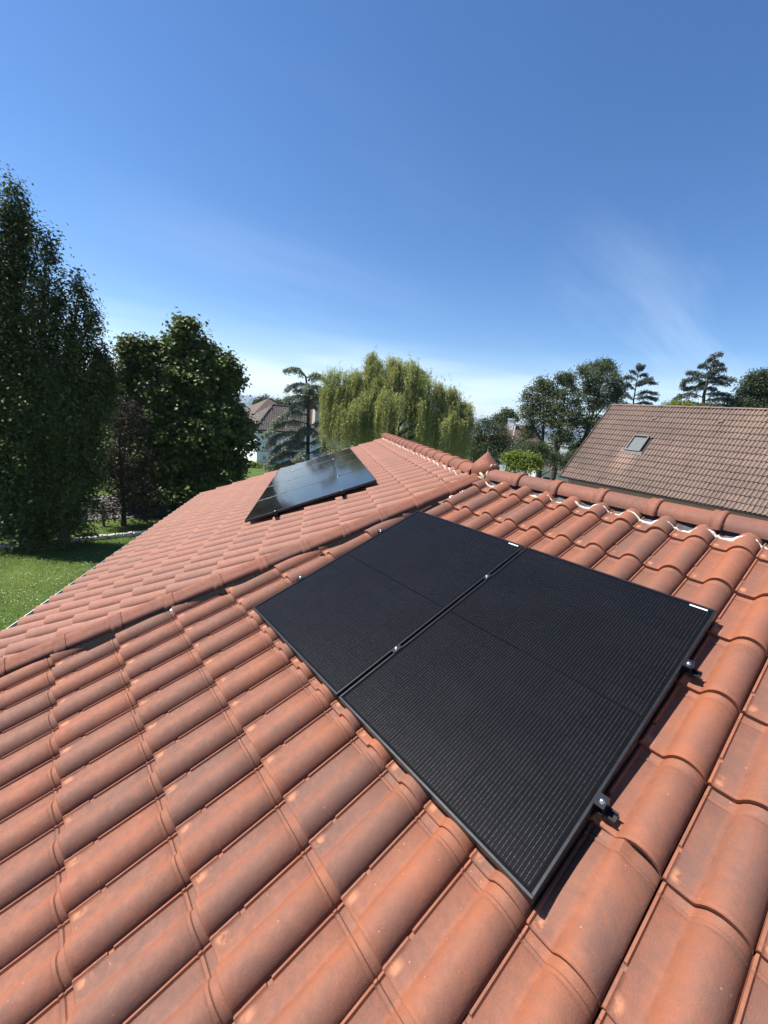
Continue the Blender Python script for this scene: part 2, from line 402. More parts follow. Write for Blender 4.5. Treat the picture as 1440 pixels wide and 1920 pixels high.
# ------------------------------------------------------------------ the tiled house we stand on
A_, PHI = .3741, .5269
SR, XF = 3.942, -2.7272
H0 = 2.0022
XA = Vector((1, 0, 0)); SA = Vector((0, cos(A_), sin(A_))); NA = Vector((0, -sin(A_), cos(A_)))
OA = Vector((0, 0, CAMZ-H0))
def PA(x, s, n=0): return OA + XA*x + SA*s + NA*n
FP = PA(XF, SR)
RB = Vector((-cos(PHI), sin(PHI), 0)); XB = -RB
SB = Vector((sin(PHI)*cos(A_), cos(PHI)*cos(A_), sin(A_))); NB = XB.cross(SB)
def PB(x, s, n=0): return FP + RB*x + SB*s + NB*n          # x runs away from the finial along the far ridge
KH = math.tan(PHI/2)*cos(A_)
PU, PV = .2392, .413
PUB = .2465
X0A, S0A = -1.5886, .3639
X0B, S0B = .1705, -4.918
LIFT = .028
PROF = [(0, -.006), (.012, .012), (.045, .014), (.066, .005), (.10, .002), (.30, .001), (.365, .002), (.395, .008), (.44, .024), (.50, .040), (.57, .050), (.64, .055), (.71, .055), (.78, .051), (.85, .043), (.91, .031), (.955, .017), (.984, .002), (.990, -.012)]
PROF_LO = [(0, -.004), (.02, .013), (.07, .004), (.33, .004), (.42, .022), (.52, .044), (.64, .054), (.77, .048), (.90, .027), (.965, .004), (.972, -.012)]
def prof(u):
    u = u % 1.0
    for (a, b), (c, d) in zip(PROF[:-1], PROF[1:]):
        if a <= u <= c: return b+(d-b)*(u-a)/max(c-a, 1e-6)
    return -.004
def tile_arrays(pr, st, pu, seed=0, flat=False):
    r2 = random.Random(seed); V = []; U = []; Fa = []
    k1, k2 = r2.uniform(-1, 1), r2.uniform(-1, 1)
    for s, dz, _ in st:
        for (u, n) in pr:
            nn = n
            if .112 <= s <= .13 and u < .06: nn = .003 if u > .001 else -.004
            if s < .112 and u < .06 and u > .001: nn = n-.003
            if flat:
                t = max(0, min(1, (s-.05)/.12)); m_ = .036*sin(pi*min(1, max(0, u/.97)))**.8+.004; nn = n*(1-.75*t)+m_*.75*t if u > .07 else n
                if s > .30 and u > .30: nn += .020*math.exp(-((u-.50)/.09)**2)*((s-.30)/.1) - .018*max(0, (.42-u))*((s-.30)/.1)
            z = nn*1.12 + LIFT*(1-s/PV) + dz + .0012*(k1*sin(3*u+s*6)+k2*cos(5*u-s*4))
            V.append((u*pu, s, z)); U.append((u, s/PV))
    n = len(pr)
    for i in range(len(st)-1):
        for k in range(n-1): Fa.append((i*n+k, i*n+k+1, (i+1)*n+k+1, (i+1)*n+k))
    b = len(V)                                              # nose thickness
    for (u, nn) in pr:
        z = nn*1.12+LIFT-.026; V.append((u*pu, .002, z)); U.append((u, 0.))
    for k in range(n-1): Fa.append((b+k, b+k+1, k+1, k))
    return V, U, Fa
ST_HI = [(0, -.0055, 0), (.003, -.0012, 0), (.009, .0012, 0), (.018, 0, 0), (.027, -.0012, 0), (.034, 0, 0), (.06, 0, 0), (.110, 0, 0), (.1125, 0, 0), (.129, 0, 0), (.132, 0, 0), (.25, 0, 0), (.360, 0, 0), (.366, -.0035, 0), (.371, .0025, 0), (.381, .0025, 0), (.385, -.004, 0), (.392, 0, 0), (.455, 0, 0)]
ST_LO = [(0, -.004, 0), (.006, 0, 0), (.12, 0, 0), (.455, 0, 0)]
def tile_mesh(name, pr, st, pu, seed, m, flat=False):
    V, U, Fa = tile_arrays(pr, st, pu, seed, flat)
    me = bpy.data.meshes.new(name); me.from_pydata(V, [], Fa); me.materials.append(m)
    uvl = me.uv_layers.new(name='UVMap')
    for lp in me.loops: uvl.data[lp.index].uv = U[lp.vertex_index]
    me.polygons.foreach_set('use_smooth', [True]*len(me.polygons)); me.set_sharp_from_angle(angle=R(38)); me.update()
    return me
def join_instances(name, items, m, parent):
    """items: (mesh, matrix); one joined mesh"""
    vs_, ls, ps, uvs = [], [], [], []; off = 0; tot = []; sm = []
    cache = {}
    for me, mx in items:
        if me.name not in cache:
            co = np.empty(len(me.vertices)*3); me.vertices.foreach_get('co', co)
            li = np.empty(len(me.loops), dtype=np.int32); me.loops.foreach_get('vertex_index', li)
            lt = np.empty(len(me.polygons), dtype=np.int32); me.polygons.foreach_get('loop_total', lt)
            uv = np.zeros(len(me.loops)*2)
            if me.uv_layers: me.uv_layers[0].data.foreach_get('uv', uv)
            cache[me.name] = (co.reshape(-1, 3), li, lt, uv)
        co, li, lt, uv = cache[me.name]
        Mx = np.array(mx); vs_.append(co @ Mx[:3, :3].T + Mx[:3, 3]); ls.append(li+off); ps.append(lt); uvs.append(uv); off += len(co)
    me = fast_mesh(name, np.concatenate(vs_), np.concatenate(ls), np.concatenate(ps), m, True)
    u = me.uv_layers.new(name='UVMap'); u.data.foreach_set('uv', np.concatenate(uvs))
    me.set_sharp_from_angle(angle=R(38))
    o = link_mesh(name, me, parent); o['kind'] = 'stuff'; return o
def fast_mesh(name, co, li, lt, m, smooth=False):
    me = bpy.data.meshes.new(name)
    me.vertices.add(len(co)); me.vertices.foreach_set('co', np.ascontiguousarray(co, dtype=np.float32).ravel())
    me.loops.add(len(li)); me.loops.foreach_set('vertex_index', np.ascontiguousarray(li, dtype=np.int32))
    me.polygons.add(len(lt)); st = np.zeros(len(lt), dtype=np.int32); st[1:] = np.cumsum(lt)[:-1]
    me.polygons.foreach_set('loop_start', st); me.polygons.foreach_set('loop_total', np.asarray(lt, dtype=np.int32))
    me.polygons.foreach_set('use_smooth', np.full(len(lt), smooth))
    me.materials.append(m); me.update(calc_edges=True); me.validate()
    return me
def frame_mx(o, x, y, z):
    return Matrix(((x.x, y.x, z.x, o.x), (x.y, y.y, z.y, o.y), (x.z, y.z, z.z, o.z), (0, 0, 0, 1)))
def to_px(p):
    d = p-CAM; z = d.dot(CF)
    if z < .05: return None
    return 720+F_PX*d.dot(CR)/z, 960-F_PX*d.dot(CU)/z
house = empty('house', FP - Vector((0, 0, FP.z)))
tag(house, 'low house whose terracotta tiled roof with hip and ridge fills the foreground', 'house')
house_off = house.location.copy()
# deck under the tiles, with the far slopes
E_A = S0A-3*PV-.30
S_E = -4.965
def hipP(s, n=0): return PA(XF-KH*(-s), SR+s, n)             # s negative: down the hip
XR = 3.4
dk = MB()
n0 = -.035
LV = 6.60
ea, eb = S_E+.02, S_E+.02
hA = hipP(ea, n0); 
# back slopes fall away on the other side of each ridge
def back(p, dirn, run=4.4): return p + dirn*run*cos(A_) - Vector((0, 0, run*sin(A_)))
bA = Vector((0, 1, 0)); bB = Vector((sin(PHI), cos(PHI), 0))
top_r = PA(XR, SR, n0); top_f = PA(XF, SR, n0); top_b = PB(LV, 0, n0)
low_r = PA(XR, SR+ea, n0); low_h = hA; low_b = PB(LV, ea, n0)
brr = back(top_r, bA); brb = back(top_b, bB); brf = back(top_f, (bA+bB).normalized(), 4.4/cos(PHI/2))
V = [top_r, top_f, top_b, low_r, low_h, low_b, brr, brf, brb]
dn = [v-Vector((0, 0, .06)) for v in V]
dk.add(V+dn, [(3, 0, 1, 4), (4, 1, 2, 5), (1, 0, 6, 7), (2, 1, 7, 8), (3, 4, 13, 12), (4, 5, 14, 13), (0, 3, 12, 9), (6, 0, 9, 15), (5, 2, 11, 14), (2, 8, 17, 11), (7, 6, 15, 16), (8, 7, 16, 17),
       (13, 10, 9, 12), (14, 11, 10, 13), (16, 15, 9, 10), (17, 16, 10, 11)])
roof = dk.build('roof', M['deck'], house)
# walls
def inset(p, q): return p.lerp(q, .10)
mid = (top_f+low_h)/2
wl = MB()
def ground_of(p): return Vector((p.x, p.y, -.2))
ring = [low_r.lerp(top_r, .11), low_h.lerp(top_f, .11), low_b.lerp(top_b, .11), brb.lerp(top_b, .11), brf.lerp(top_f, .11), brr.lerp(top_r, .11)]
ring = [p-Vector((0, 0, .14)) for p in ring]
g0 = top_r-Vector((0, 0, .1)); g1 = top_b-Vector((0, 0, .1))
g0 = g0 + Vector((-.02, 0, 0)); g1 = g1 - RB*.25
ring[2] -= RB*.25; ring[3] -= RB*.25
loop = [ring[0], ring[1], ring[2], g1, ring[3], ring[4], ring[5], g0]
V = loop+[ground_of(p) for p in loop]
nl = len(loop)
wl.add(V, [(i, (i+1) % nl, nl+(i+1) % nl, nl+i) for i in range(nl)])
wl.build('wall', M['render'], house)

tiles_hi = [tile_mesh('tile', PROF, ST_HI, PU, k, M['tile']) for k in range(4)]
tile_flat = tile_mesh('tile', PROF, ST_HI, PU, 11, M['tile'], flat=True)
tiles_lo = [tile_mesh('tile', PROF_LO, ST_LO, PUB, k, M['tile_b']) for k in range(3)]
PXA, SPA, DPA = -2.677, 1.2252, .115
PW, PL, PG = 1.134, 1.70, .020
cands = []                                                 # (score, mesh, matrix)
def visible_score(c, hidden=False):
    q = to_px(c)
    if q is None or hidden or not (-120 < q[0] < 1560 and 500 < q[1] < 2100): return 1e9
    return (c-CAM).length
def clipped(me, mx, co, no):
    """a tile cut along a plane given in world space"""
    bm = bmesh.new(); bm.from_mesh(me); inv = mx.inverted()
    lc = inv @ co; ln = (inv.to_3x3() @ no).normalized()
    bmesh.ops.bisect_plane(bm, geom=bm.verts[:]+bm.edges[:]+bm.faces[:], plane_co=lc, plane_no=ln, clear_inner=True)
    if not bm.faces: bm.free(); return None
    m2 = bpy.data.meshes.new('tile'); bm.to_mesh(m2); bm.free(); m2.materials.clear(); m2.materials.append(me.materials[0]); 
    return m2
hipdir = (hipP(-1)-hipP(0)).normalized()
hipnA = (XA + SA*0)                                        # direction into plane A away from the hip
def dA(x, s): return ((x-XF)+KH*(SR-s))/math.sqrt(1+KH*KH)
def dB(x, s): return (x+KH*(-s))/math.sqrt(1+KH*KH)
inA = (XA - SA*KH).normalized(); inB = (RB - SB*KH).normalized()
flat_uv = None
for v in range(-3, 9):
    for u in range(-24, 22):
        x = X0A+PU*u; s = S0A+PV*v
        if x > XR-.1: continue
        ds = [dA(x+a, s+b) for a in (0, PU) for b in (0, .45)]
        cut = .140+.05*((u*7+v*5) % 5)/4
        if max(ds) < cut+.02: continue
        j = lambda k: rnd.uniform(-k, k)
        mx = frame_mx(PA(x+j(.0015), s+j(.004), j(.0016)), XA, SA, NA) @ Matrix.Rotation(j(.009), 4, 'Z') @ Matrix.Rotation(j(.008), 4, 'X') @ Matrix.Rotation(j(.010), 4, 'Y')
        me = tiles_hi[rnd.randrange(4)]
        if (u, v) == (5, 2): me = tile_flat
        if (u, v) == (5, 3): mx = mx @ Matrix.Translation((0, 0, .012)) @ Matrix.Rotation(-.02, 4, 'X')
        if min(ds) < cut: me = clipped(me, mx, hipP(-1)+inA*cut, inA)
        if me is not None and v == 8: me = clipped(me, mx, PA(0, SR-.045), -SA)
        if me is None: continue
        c = PA(x+PU/2, s+PV/2)
        hid = PXA+.15 < x < PXA+2*PW-.15-PU and SPA+.2 < s < SPA+PL-.45
        cands.append((visible_score(c, hid), me, mx))
for v in range(0, 12):
    for u in range(-8, 27):
        xl = X0B+PUB*u; s = S0B+PV*v                        # left edge of the tile, seen looking up the slope
        ds = [dB(xl-a, s+b) for a in (0, PUB) for b in (0, .45)]
        if max(ds) < .05: continue
        j = lambda k: rnd.uniform(-k, k)
        mx = frame_mx(PB(xl+j(.0015), s+j(.003), j(.0015)), XB, SB, NB) @ Matrix.Rotation(j(.008), 4, 'Z')
        me = tiles_lo[rnd.randrange(3)]
        if min(ds) < .03: me = clipped(me, mx, hipP(-1)+inB*.03, inB)
        if me is not None and s+.455 > -.03: me = clipped(me, mx, PB(0, -.03), -SB)
        if me is None: continue
        c = PB(xl-PUB/2, s+PV/2)
        hid = 1.4 < xl < 5.4 and -2.6 < s < -1.6
        cands.append((visible_score(c, hid), me, mx))
cands.sort(key=lambda t: t[0])
shift = Matrix.Translation(-house_off)
for i, (sc, me, mx) in enumerate(cands[:299]):
    o = bpy.data.objects.new('tile', me); col.objects.link(o); o.parent = roof
    o.matrix_local = mx                                    # roof's own vertices sit in world space
rest = cands[299:]
join_instances('far_tiles', [(me, mx) for sc, me, mx in rest if me.materials[0] == M['tile_b']], M['tile_b'], roof)
join_instances('covered_tiles', [(me, mx) for sc, me, mx in rest if me.materials[0] == M['tile']], M['tile'], roof)

# the slopes that face away from us carry the same tiles
items = []
for (o_, xx, nhor, w_) in ((PA(XR, SR), -XA, bA, XR-XF), (FP, RB, bB, LV)):
    sd = Vector((-nhor.x*cos(A_), -nhor.y*cos(A_), sin(A_))); nn = Vector((nhor.x*sin(A_), nhor.y*sin(A_), cos(A_)))
    for v in range(10):
        s = -.40-PV*v
        for u in range(int((w_+.02)/PUB)): items.append((tiles_lo[(u*5+v) % 3], frame_mx(o_+xx*(PUB*u)+sd*s, xx, sd, nn)))
    k = MB()
join_instances('rear_tiles', items, M['tile_b'], roof)
# ridge and hip tiles
def ridge_mesh(L_, rad, flat, m, seed, crease=0.):
    """along +x, collar at the +x end"""
    V = []; U = []; Fa = []; n = 15
    st = [(0, .94), (.006, .97), (.05, .985), (L_-.085, 1.0), (L_-.083, 1.10), (L_-.072, 1.17), (L_-.058, 1.13), (L_-.040, 1.13), (L_-.024, 1.21), (L_-.008, 1.18), (L_, 1.08), (L_, .92)]
    for (x, k) in st:
        for i in range(n):
            t = -R(96)+R(192)*i/(n-1)
            rr = rad*k*(1+crease*(math.exp(-(t/.28)**2)-.3*math.exp(-((abs(t)-.62)/.25)**2)))
            if crease:
                hp_ = [(-1.0, -.55), (-1.0, -.25), (-.97, -.02), (-.84, .16), (-.66, .29), (-.46, .43), (-.24, .63), (0, .74)]
                hp_ += [(-a, b) for a, b in hp_[-2::-1]]
                V.append((x, -hp_[i][0]*rad*k, hp_[i][1]*rad*k))
            else: V.append((x, -sin(t)*rr, cos(t)*rr*flat))
            U.append((i/(n-1), x/L_))
    for i in range(len(st)-1):
        for k in range(n-1): Fa.append((i*n+k, i*n+k+1, (i+1)*n+k+1, (i+1)*n+k))
    # little lug by the open end
    for sg in (() if crease else (-1, 1)):
        b = len(V); yy = sg*rad*.93
        for dx in (.012, .034):
            for dz in (.010, .030):
                for dy in (-.006, .010): V.append((dx, yy+sg*dy, dz)); U.append((.5, .05))
        Fa += [(b, b+1, b+3, b+2), (b+4, b+6, b+7, b+5), (b+1, b+5, b+7, b+3), (b+2, b+3, b+7, b+6), (b, b+4, b+5, b+1)]
    me = bpy.data.meshes.new('ridge_tile'); me.from_pydata(V, [], Fa); me.materials.append(m)
    uvl = me.uv_layers.new(name='UVMap')
    for lp in me.loops: uvl.data[lp.index].uv = U[lp.vertex_index]
    me.polygons.foreach_set('use_smooth', [True]*len(me.polygons)); me.set_sharp_from_angle(angle=R(30 if crease else 48)); me.update()
    return me
RL = .404
rm = [ridge_mesh(RL+.03, .105, .92, M['ridge'], k) for k in range(2)]
hm = [ridge_mesh(RL+.03, .084, .84, M['ridge'], k, .22) for k in range(2)]
def put(name, me, mx, parent):
    o = bpy.data.objects.new(name, me); col.objects.link(o); o.parent = parent; o.matrix_local = mx; return o
UPZ = Vector((0, 0, 1))
base = PA(XF, SR, 0) + UPZ*.035
for k in range(14):                                        # near ridge, collars towards the right
    p = base + XA*(.055+RL*k)
    if p.x > XR: break
    j = rnd.uniform(-.012, .012)
    put('ridge_tile', rm[k % 2], frame_mx(p, XA, UPZ.cross(XA), UPZ) @ Matrix.Rotation(.012+j*.3, 4, 'Y') @ Matrix.Rotation(j, 4, 'Z'), roof)
for k in range(17):                                        # far ridge
    p = base + RB*(.20+.386*k)
    j = rnd.uniform(-.012, .012)
    put('ridge_tile', rm[k % 2], frame_mx(p, RB, UPZ.cross(RB), UPZ) @ Matrix.Rotation(.012, 4, 'Y') @ Matrix.Rotation(j, 4, 'Z'), roof)
hipn = (NA+NB).normalized(); hipy = hipn.cross(hipdir)
for k in range(13):                                        # hip, collars at the lower ends
    p = hipP(0) + hipdir*(.05+.400*k) + hipn*.046
    if (p-hipP(0)).length > 5.0: break
    j = rnd.uniform(-.010, .010)
    put('hip_tile', hm[k % 2], frame_mx(p, hipdir, hipy, hipn) @ Matrix.Rotation(.016, 4, 'Y') @ Matrix.Rotation(j, 4, 'Z'), roof)
# finial
fm = MB()
fm.lathe([(.02, -.10), (.105, -.08), (.135, -.02), (.148, .03), (.150, .065), (.143, .095), (.13, .115), (.10, .147), (.06, .19), (.03, .222), (.012, .24), (.0, .246)], FP+UPZ*.05+Vector((-.01, .02, 0)), 28)
fo = fm.build('finial', M['ridge'], house, sharp=50)
# mortar worms round the finial
mo = MB(); r2 = random.Random(5)
c0 = FP+UPZ*.05
def worm(p, q, rad, n=9, sag=.0, amp=.012):
    P = []
    for i in range(n):
        t = i/(n-1); P.append(p.lerp(q, t)+Vector((r2.uniform(-amp, amp), r2.uniform(-amp, amp), r2.uniform(-amp, amp)+sag*sin(pi*t))))
    mo.tube(P, [rad*r2.uniform(.7, 1.25)*(1 if 0 < i < n-1 else .5) for i in range(n)], 7)
hp = c0+hipdir*.11
worm(hp+hipy*.115+hipn*-.02, hp-hipy*.115+hipn*-.03, .016, 11, .13)
worm(hp-hipy*.115+hipn*-.03, c0+XA*.09-Vector((0, .11, .03)), .024, 7)
worm(c0+XA*.10+Vector((0, -.11, -.02)), c0+XA*.10+Vector((0, .10, 0)), .012, 9, .13)
worm(hp+hipy*.10, c0+RB*.16+Vector((-.05, -.08, -.04)), .012, 7)
mo.build('mortar_joint', M['mortar'], house)
# ridge sealing strip with its white wavy edge
gs = MB(); wb = MB(); r2 = random.Random(15)
N_ = 340; lo = []; hi = []; mi = []
for i in range(N_+1):
    x = XF+.10+(XR-XF-.2)*i/N_
    u = (x-X0A)/PU
    s_ = SR-.135+.012*sin(u*1.7)
    n_ = max(prof(u), .003)+LIFT*.35
    lo.append(PA(x, s_-.012+r2.uniform(-.003, .003), n_+.006+r2.uniform(-.003, .003))); mi.append(PA(x, s_+.05, n_*.8+.012)); hi.append(PA(x, SR-.03, .055))
    # ribs of the pleated strip
    k = .003*sin(x*420); mi[-1] += NA*k; hi[-1] += NA*k*.5
gs.add(lo+mi+hi, [(i, i+1, N_+1+i+1, N_+1+i) for i in range(N_)]+[(N_+1+i, N_+2+i, 2*N_+3+i, 2*N_+2+i) for i in range(N_)], True)
gs.build('ridge_seal', M['greymem'], house)
wb.tube(lo, [.0098*(1+.22*sin(i*.9)+.25*sin(i*.23)+r2.uniform(-.35, .35))*(.25 if sin(i*.041+.6) > .93 else 1) for i in range(N_+1)], 6)
wb.build('seal_edge', M['whitebead'], house)
wb = MB(); P = []
for k in range(460):                                       # crumpled pale edge along the far ridge
    x = .28+k*.0136; u = (X0B-x)/PUB
    P.append(PB(x, -.150+.010*sin(x*9.1)+rnd.uniform(-.004, .004), max(prof(u), .006)+.018))
wb.tube(P, [.0065*(1+.3*sin(k*.83)+.25*sin(k*.31)) for k in range(460)], 5)
wb.build('seal_edge', M['whitebead'], house)
# black pleated strip below the hip tiles
hs = MB(); top = []; midl = []; bot = []
n = 460
for i in range(n+1):
    t = -.12-4.75*i/n
    p = hipP(t); k = .0025*sin(i*1.55)
    w = .205+.02*sin(i*.09)+.012*sin(i*.31)
    top.append(p+inA*.03+NA*(.04+k)); midl.append(p+inA*.085+NA*(.024+k)); bot.append(p+inA*w+NA*(.012+k+.012*max(0, sin(i*.105))))
hs.add(top+midl+bot, [(i, i+1, n+2+i, n+1+i) for i in range(n)]+[(n+1+i, n+2+i, 2*n+3+i, 2*n+2+i) for i in range(n)], True)
hs.build('hip_seal', M['membrane'], house)
fs = MB(); r2 = random.Random(21)
for t0, ln_ in ((-.26, .12), (-.47, .05), (-3.02, .13), (-4.45, .25)):
    P = []; n = 12
    for i in range(n+1):
        p = hipP(t0-ln_*i/n); a = .125+r2.uniform(-.012, .012)
        P += [p+inA*a+NA*(.030+r2.uniform(0, .006)), p+inA*(a+.030+r2.uniform(-.004, .006))+NA*(.028+r2.uniform(0, .008))]
    fs.add(P, [(2*i, 2*i+1, 2*i+3, 2*i+2) for i in range(n)])
fs.build('sealing_foil', M['foil'], house)
# gutter along the far eave
gt = MB(); n = 9
def gutter(m_, p0, p1, out, rad=.065, lip=.007):
    V = []; d = (p1-p0)
    for p in (p0, p1):
        for i in range(n):
            t = pi*i/(n-1); V.append(p - out*cos(t)*rad - UPZ*sin(t)*rad)
        for i in range(n):
            t = pi*(n-1-i)/(n-1); V.append(p - out*cos(t)*(rad-.006) - UPZ*sin(t)*(rad-.006))
    m2 = 2*n
    m_.add(V, [(i, (i+1) % m2, m2+(i+1) % m2, m2+i) for i in range(m2)], True)
    m_.tube([p0+out*(rad-.002)+UPZ*.002, p1+out*(rad-.002)+UPZ*.002], lip, 8)
outB = Vector((-SB.x, -SB.y, 0)).normalized()
pg = PB(0, S_E, -.035)
gutter(gt, PB(-1.15, S_E, -.03)+outB*.05, PB(LV+.05, S_E, -.03)+outB*.05, outB, .072)
gu = gt.build('gutter', M['gutter'], house)
gd = MB(); a0 = PB(-1.13, S_E, -.03)+outB*.05; a1 = PB(LV+.03, S_E, -.03)+outB*.05  # dark sheet standing in for the shade inside the gutter
gd.add([a0-outB*.062-UPZ*.03, a0+outB*.062-UPZ*.03, a1+outB*.062-UPZ*.03, a1-outB*.062-UPZ*.03], [(0, 1, 2, 3)]); gd.build('gutter_shade', M['deck'], gu)
gt = MB(); outA = Vector((0, -1, 0))
gutter(gt, PA(XF-1.2, SR+S_E, -.03)+outA*.03, PA(XR, SR+S_E, -.03)+outA*.03, outA)
gt.build('gutter', M['gutter'], house)

# ------------------------------------------------------------------ solar panels
def uvmesh(name, V, Fa, U, m):
    me = bpy.data.meshes.new(name); me.from_pydata(V, [], Fa); me.materials.append(m)
    uvl = me.uv_layers.new(name='UVMap')
    for lp in me.loops: uvl.data[lp.index].uv = U[lp.vertex_index]
    me.update(); return me
def panel_meshes(W, L_, near):
    T = .030
    fm = MB(); w = .011
    def fr(x0, x1, y0, y1): fm.box((x0, y0, -T), (x1, y1, .0012))
    fr(0, W, 0, w); fr(0, W, L_-w, L_); fr(0, w, w, L_-w); fr(W-w, W, w, L_-w)
    bk = MB(); bk.box((w, w, -.012), (W-w, L_-w, -.006))
    gl = MB(); gl.add([(w, w, -.0006), (W-w, w, -.0006), (W-w, L_-w, -.0006), (w, L_-w, -.0006)], [(0, 1, 2, 3)])
    def mesh(mb, name, m, bevel=0):
        me = bpy.data.meshes.new(name); me.from_pydata(mb.v, [], mb.f); me.materials.append(m); me.update()
        if bevel:
            bm = bmesh.new(); bm.from_mesh(me); bmesh.ops.bevel(bm, geom=bm.edges[:], offset=bevel, segments=1, affect='EDGES'); bm.to_mesh(me); bm.free()
        return me
    cw = (W-2*w-.024)/6; ch = (L_-2*w-.024-.009)/18
    g = .0016
    cm = uvmesh('solar_cell', [(g/2, g/2, -.0052), (cw-g/2, g/2, -.0052), (cw-g/2, ch-g/2, -.0052), (g/2, ch-g/2, -.0052), (g/2, g/2, -.006), (cw-g/2, g/2, -.006), (cw-g/2, ch-g/2, -.006), (g/2, ch-g/2, -.006)],
                [(0, 1, 2, 3), (4, 5, 1, 0), (5, 6, 2, 1), (6, 7, 3, 2), (7, 4, 0, 3)], [(0, 0), (1, 0), (1, 1), (0, 1)]*2, M['cell'])
    pos = [(w+.012+cw*i, w+.012+ch*k+(.009 if k >= 9 else 0)) for i in range(6) for k in range(18)]
    st = MB(); st.box((W-.115, L_-.033, .0013), (W-.035, L_-.023, .0019))
    return mesh(fm, 'frame', M['black_alu'], .0012), mesh(bk, 'back_sheet', M['backsheet']), mesh(gl, 'glass', M['glass'] if near else M['glass_b']), cm, pos, mesh(st, 'sticker', M['label'])
PMA = panel_meshes(PW, PL, True)
WB_, LB_ = 1.157, 1.745
PMB = panel_meshes(WB_, LB_, False)
def make_panel(mx, PM, label, group, cells, sticker):
    fr, bk, gl, cm, pos, st = PM
    root = empty('solar_panel'); root.matrix_world = mx; tag(root, label, 'solar panel', group)
    def child(name, me, loc=(0, 0, 0)):
        o = bpy.data.objects.new(name, me); col.objects.link(o); o.parent = root; o.location = loc; return o
    child('frame', fr); child('back_sheet', bk); child('glass', gl)
    if sticker: child('sticker', st)
    if cells:
        for (x, y) in pos: child('solar_cell', cm, (x, y, 0))
    else:
        o = join_instances('solar_cells', [(cm, Matrix.Translation((x, y, 0))) for x, y in pos], M['cell'], None)
        o.parent = root; o.location = (0, 0, 0)
for k, lab in ((0, 'nearer pair of black solar panels, the one beside the hip'), (1, 'large black solar panel on the open right side of the nearer pair')):
    make_panel(frame_mx(PA(PXA+(PW+PG)*k, SPA, DPA), XA, SA, NA) , PMA, lab, 'pair of black solar panels on the near slope', True, True)
XPB, SPB = 1.0, -2.785
labs = ['shiny solar panel of the far row, the nearest one above the hip tiles', 'shiny solar panel of the far row, second from the hip', 'shiny solar panel of the far row, third from the hip', 'shiny solar panel of the far row, at its far end next to the verge']
for k in range(4):
    xl = XPB+WB_*(k+1)+.02*k
    make_panel(frame_mx(PB(xl, SPB, .15), XB, SB, NB), PMB, labs[k], 'row of four solar panels on the far slope', False, False)
def rail_thing(P0, X, S_, N_, length, clamps, label, group, dn=.115):
    """an aluminium rail under the panels with its clamps; clamps: (x, is_end, dir)"""
    root = empty('mounting_rail'); root.matrix_world = frame_mx(P0, X, S_, N_); tag(root, label, 'rail', group)
    def child(mb, name, m, par=root, sm=False):
        me = bpy.data.meshes.new(name); me.from_pydata(mb.v, [], mb.f); me.materials.append(m); me.polygons.foreach_set('use_smooth', mb.smooth); me.update()
        o = bpy.data.objects.new(name, me); col.objects.link(o); o.parent = par; return o
    b = MB(); b.box((-.07, -.02, .062), (length+.07, -.013, dn-.031)); b.box((-.07, .013, .062), (length+.07, .02, dn-.031)); b.box((-.07, -.013, .062), (length+.07, .013, .066))
    child(b, 'rail', M['rail'])
    for (x, end, sgn) in clamps:
        c = MB()
        if end:
            c.box((min(x-.006*sgn, x+.034*sgn), -.026, dn+.0015), (max(x-.006*sgn, x+.034*sgn), .026, dn+.0055))
            c.box((min(x+.030*sgn, x+.034*sgn), -.026, dn-.035), (max(x+.030*sgn, x+.034*sgn), .026, dn+.0015))
            c.box((min(x+.003*sgn, x+.007*sgn), -.026, dn-.035), (max(x+.003*sgn, x+.007*sgn), .026, dn+.0015))
            c.box((min(x+.003*sgn, x+.034*sgn), -.026, dn-.040), (max(x+.003*sgn, x+.034*sgn), .026, dn-.036))
            bx = x+.018*sgn
        else:
            c.box((x-.018, -.03, dn+.0014), (x+.018, .03, dn+.0050)); c.box((x-.008, -.03, dn-.03), (x-.004, .03, dn+.0014)); c.box((x+.004, -.03, dn-.03), (x+.008, .03, dn+.0014)); bx = x
        co = child(c, 'clamp', M['clamp'])
        bo = MB(); bo.lathe([(0.0001, .0095), (.0055, .0095), (.0078, .0075), (.008, .001), (.0105, .0008), (.0105, 0)], (bx, 0, dn+.005), 14)
        child(bo, 'bolt', M['steel'], co)
    return root
for sv, lab in ((SPA+.42, 'lower dark mounting rail with clamps under the nearer pair of panels'), (SPA+1.25, 'upper dark mounting rail with clamps under the nearer pair of panels')):
    rail_thing(PA(PXA, sv), XA, SA, NA, 2*PW+PG, [(0, True, -1), (PW+PG/2, False, 0), (2*PW+PG, True, 1)], lab, 'mounting rails under the near panels')
LBT = 4*WB_+.06
for sv, lab in ((SPB+.40, 'lower dark mounting rail with clamps under the far row of panels'), (SPB+1.28, 'upper dark mounting rail with clamps under the far row of panels')):
    rail_thing(PB(XPB+LBT, sv), XB, SB, NB, LBT, [(0, True, -1)]+[((WB_+.02)*k-.01, False, 0) for k in (1, 2, 3)]+[(LBT, True, 1)], lab, 'mounting rails under the far panels', .15)
def wire_guard():
    m = MB()
    x = XPB+.10
    for n_ in (.062, .040):
        m.tube([PB(x, SPB+.03, n_), PB(x, SPB+LB_-.06, n_)], .0022, 5)
    k = 0
    while k*.055 < LB_-.1:
        m.tube([PB(x-.01, SPB+.03+k*.055, .035), PB(x, SPB+.03+k*.055, .075)], .0018, 4); k += 1
    o = m.build('guard_mesh', M['foil']); tag(o, 'thin wire mesh strip under the near edge of the far panel row', 'wire mesh')
wire_guard()

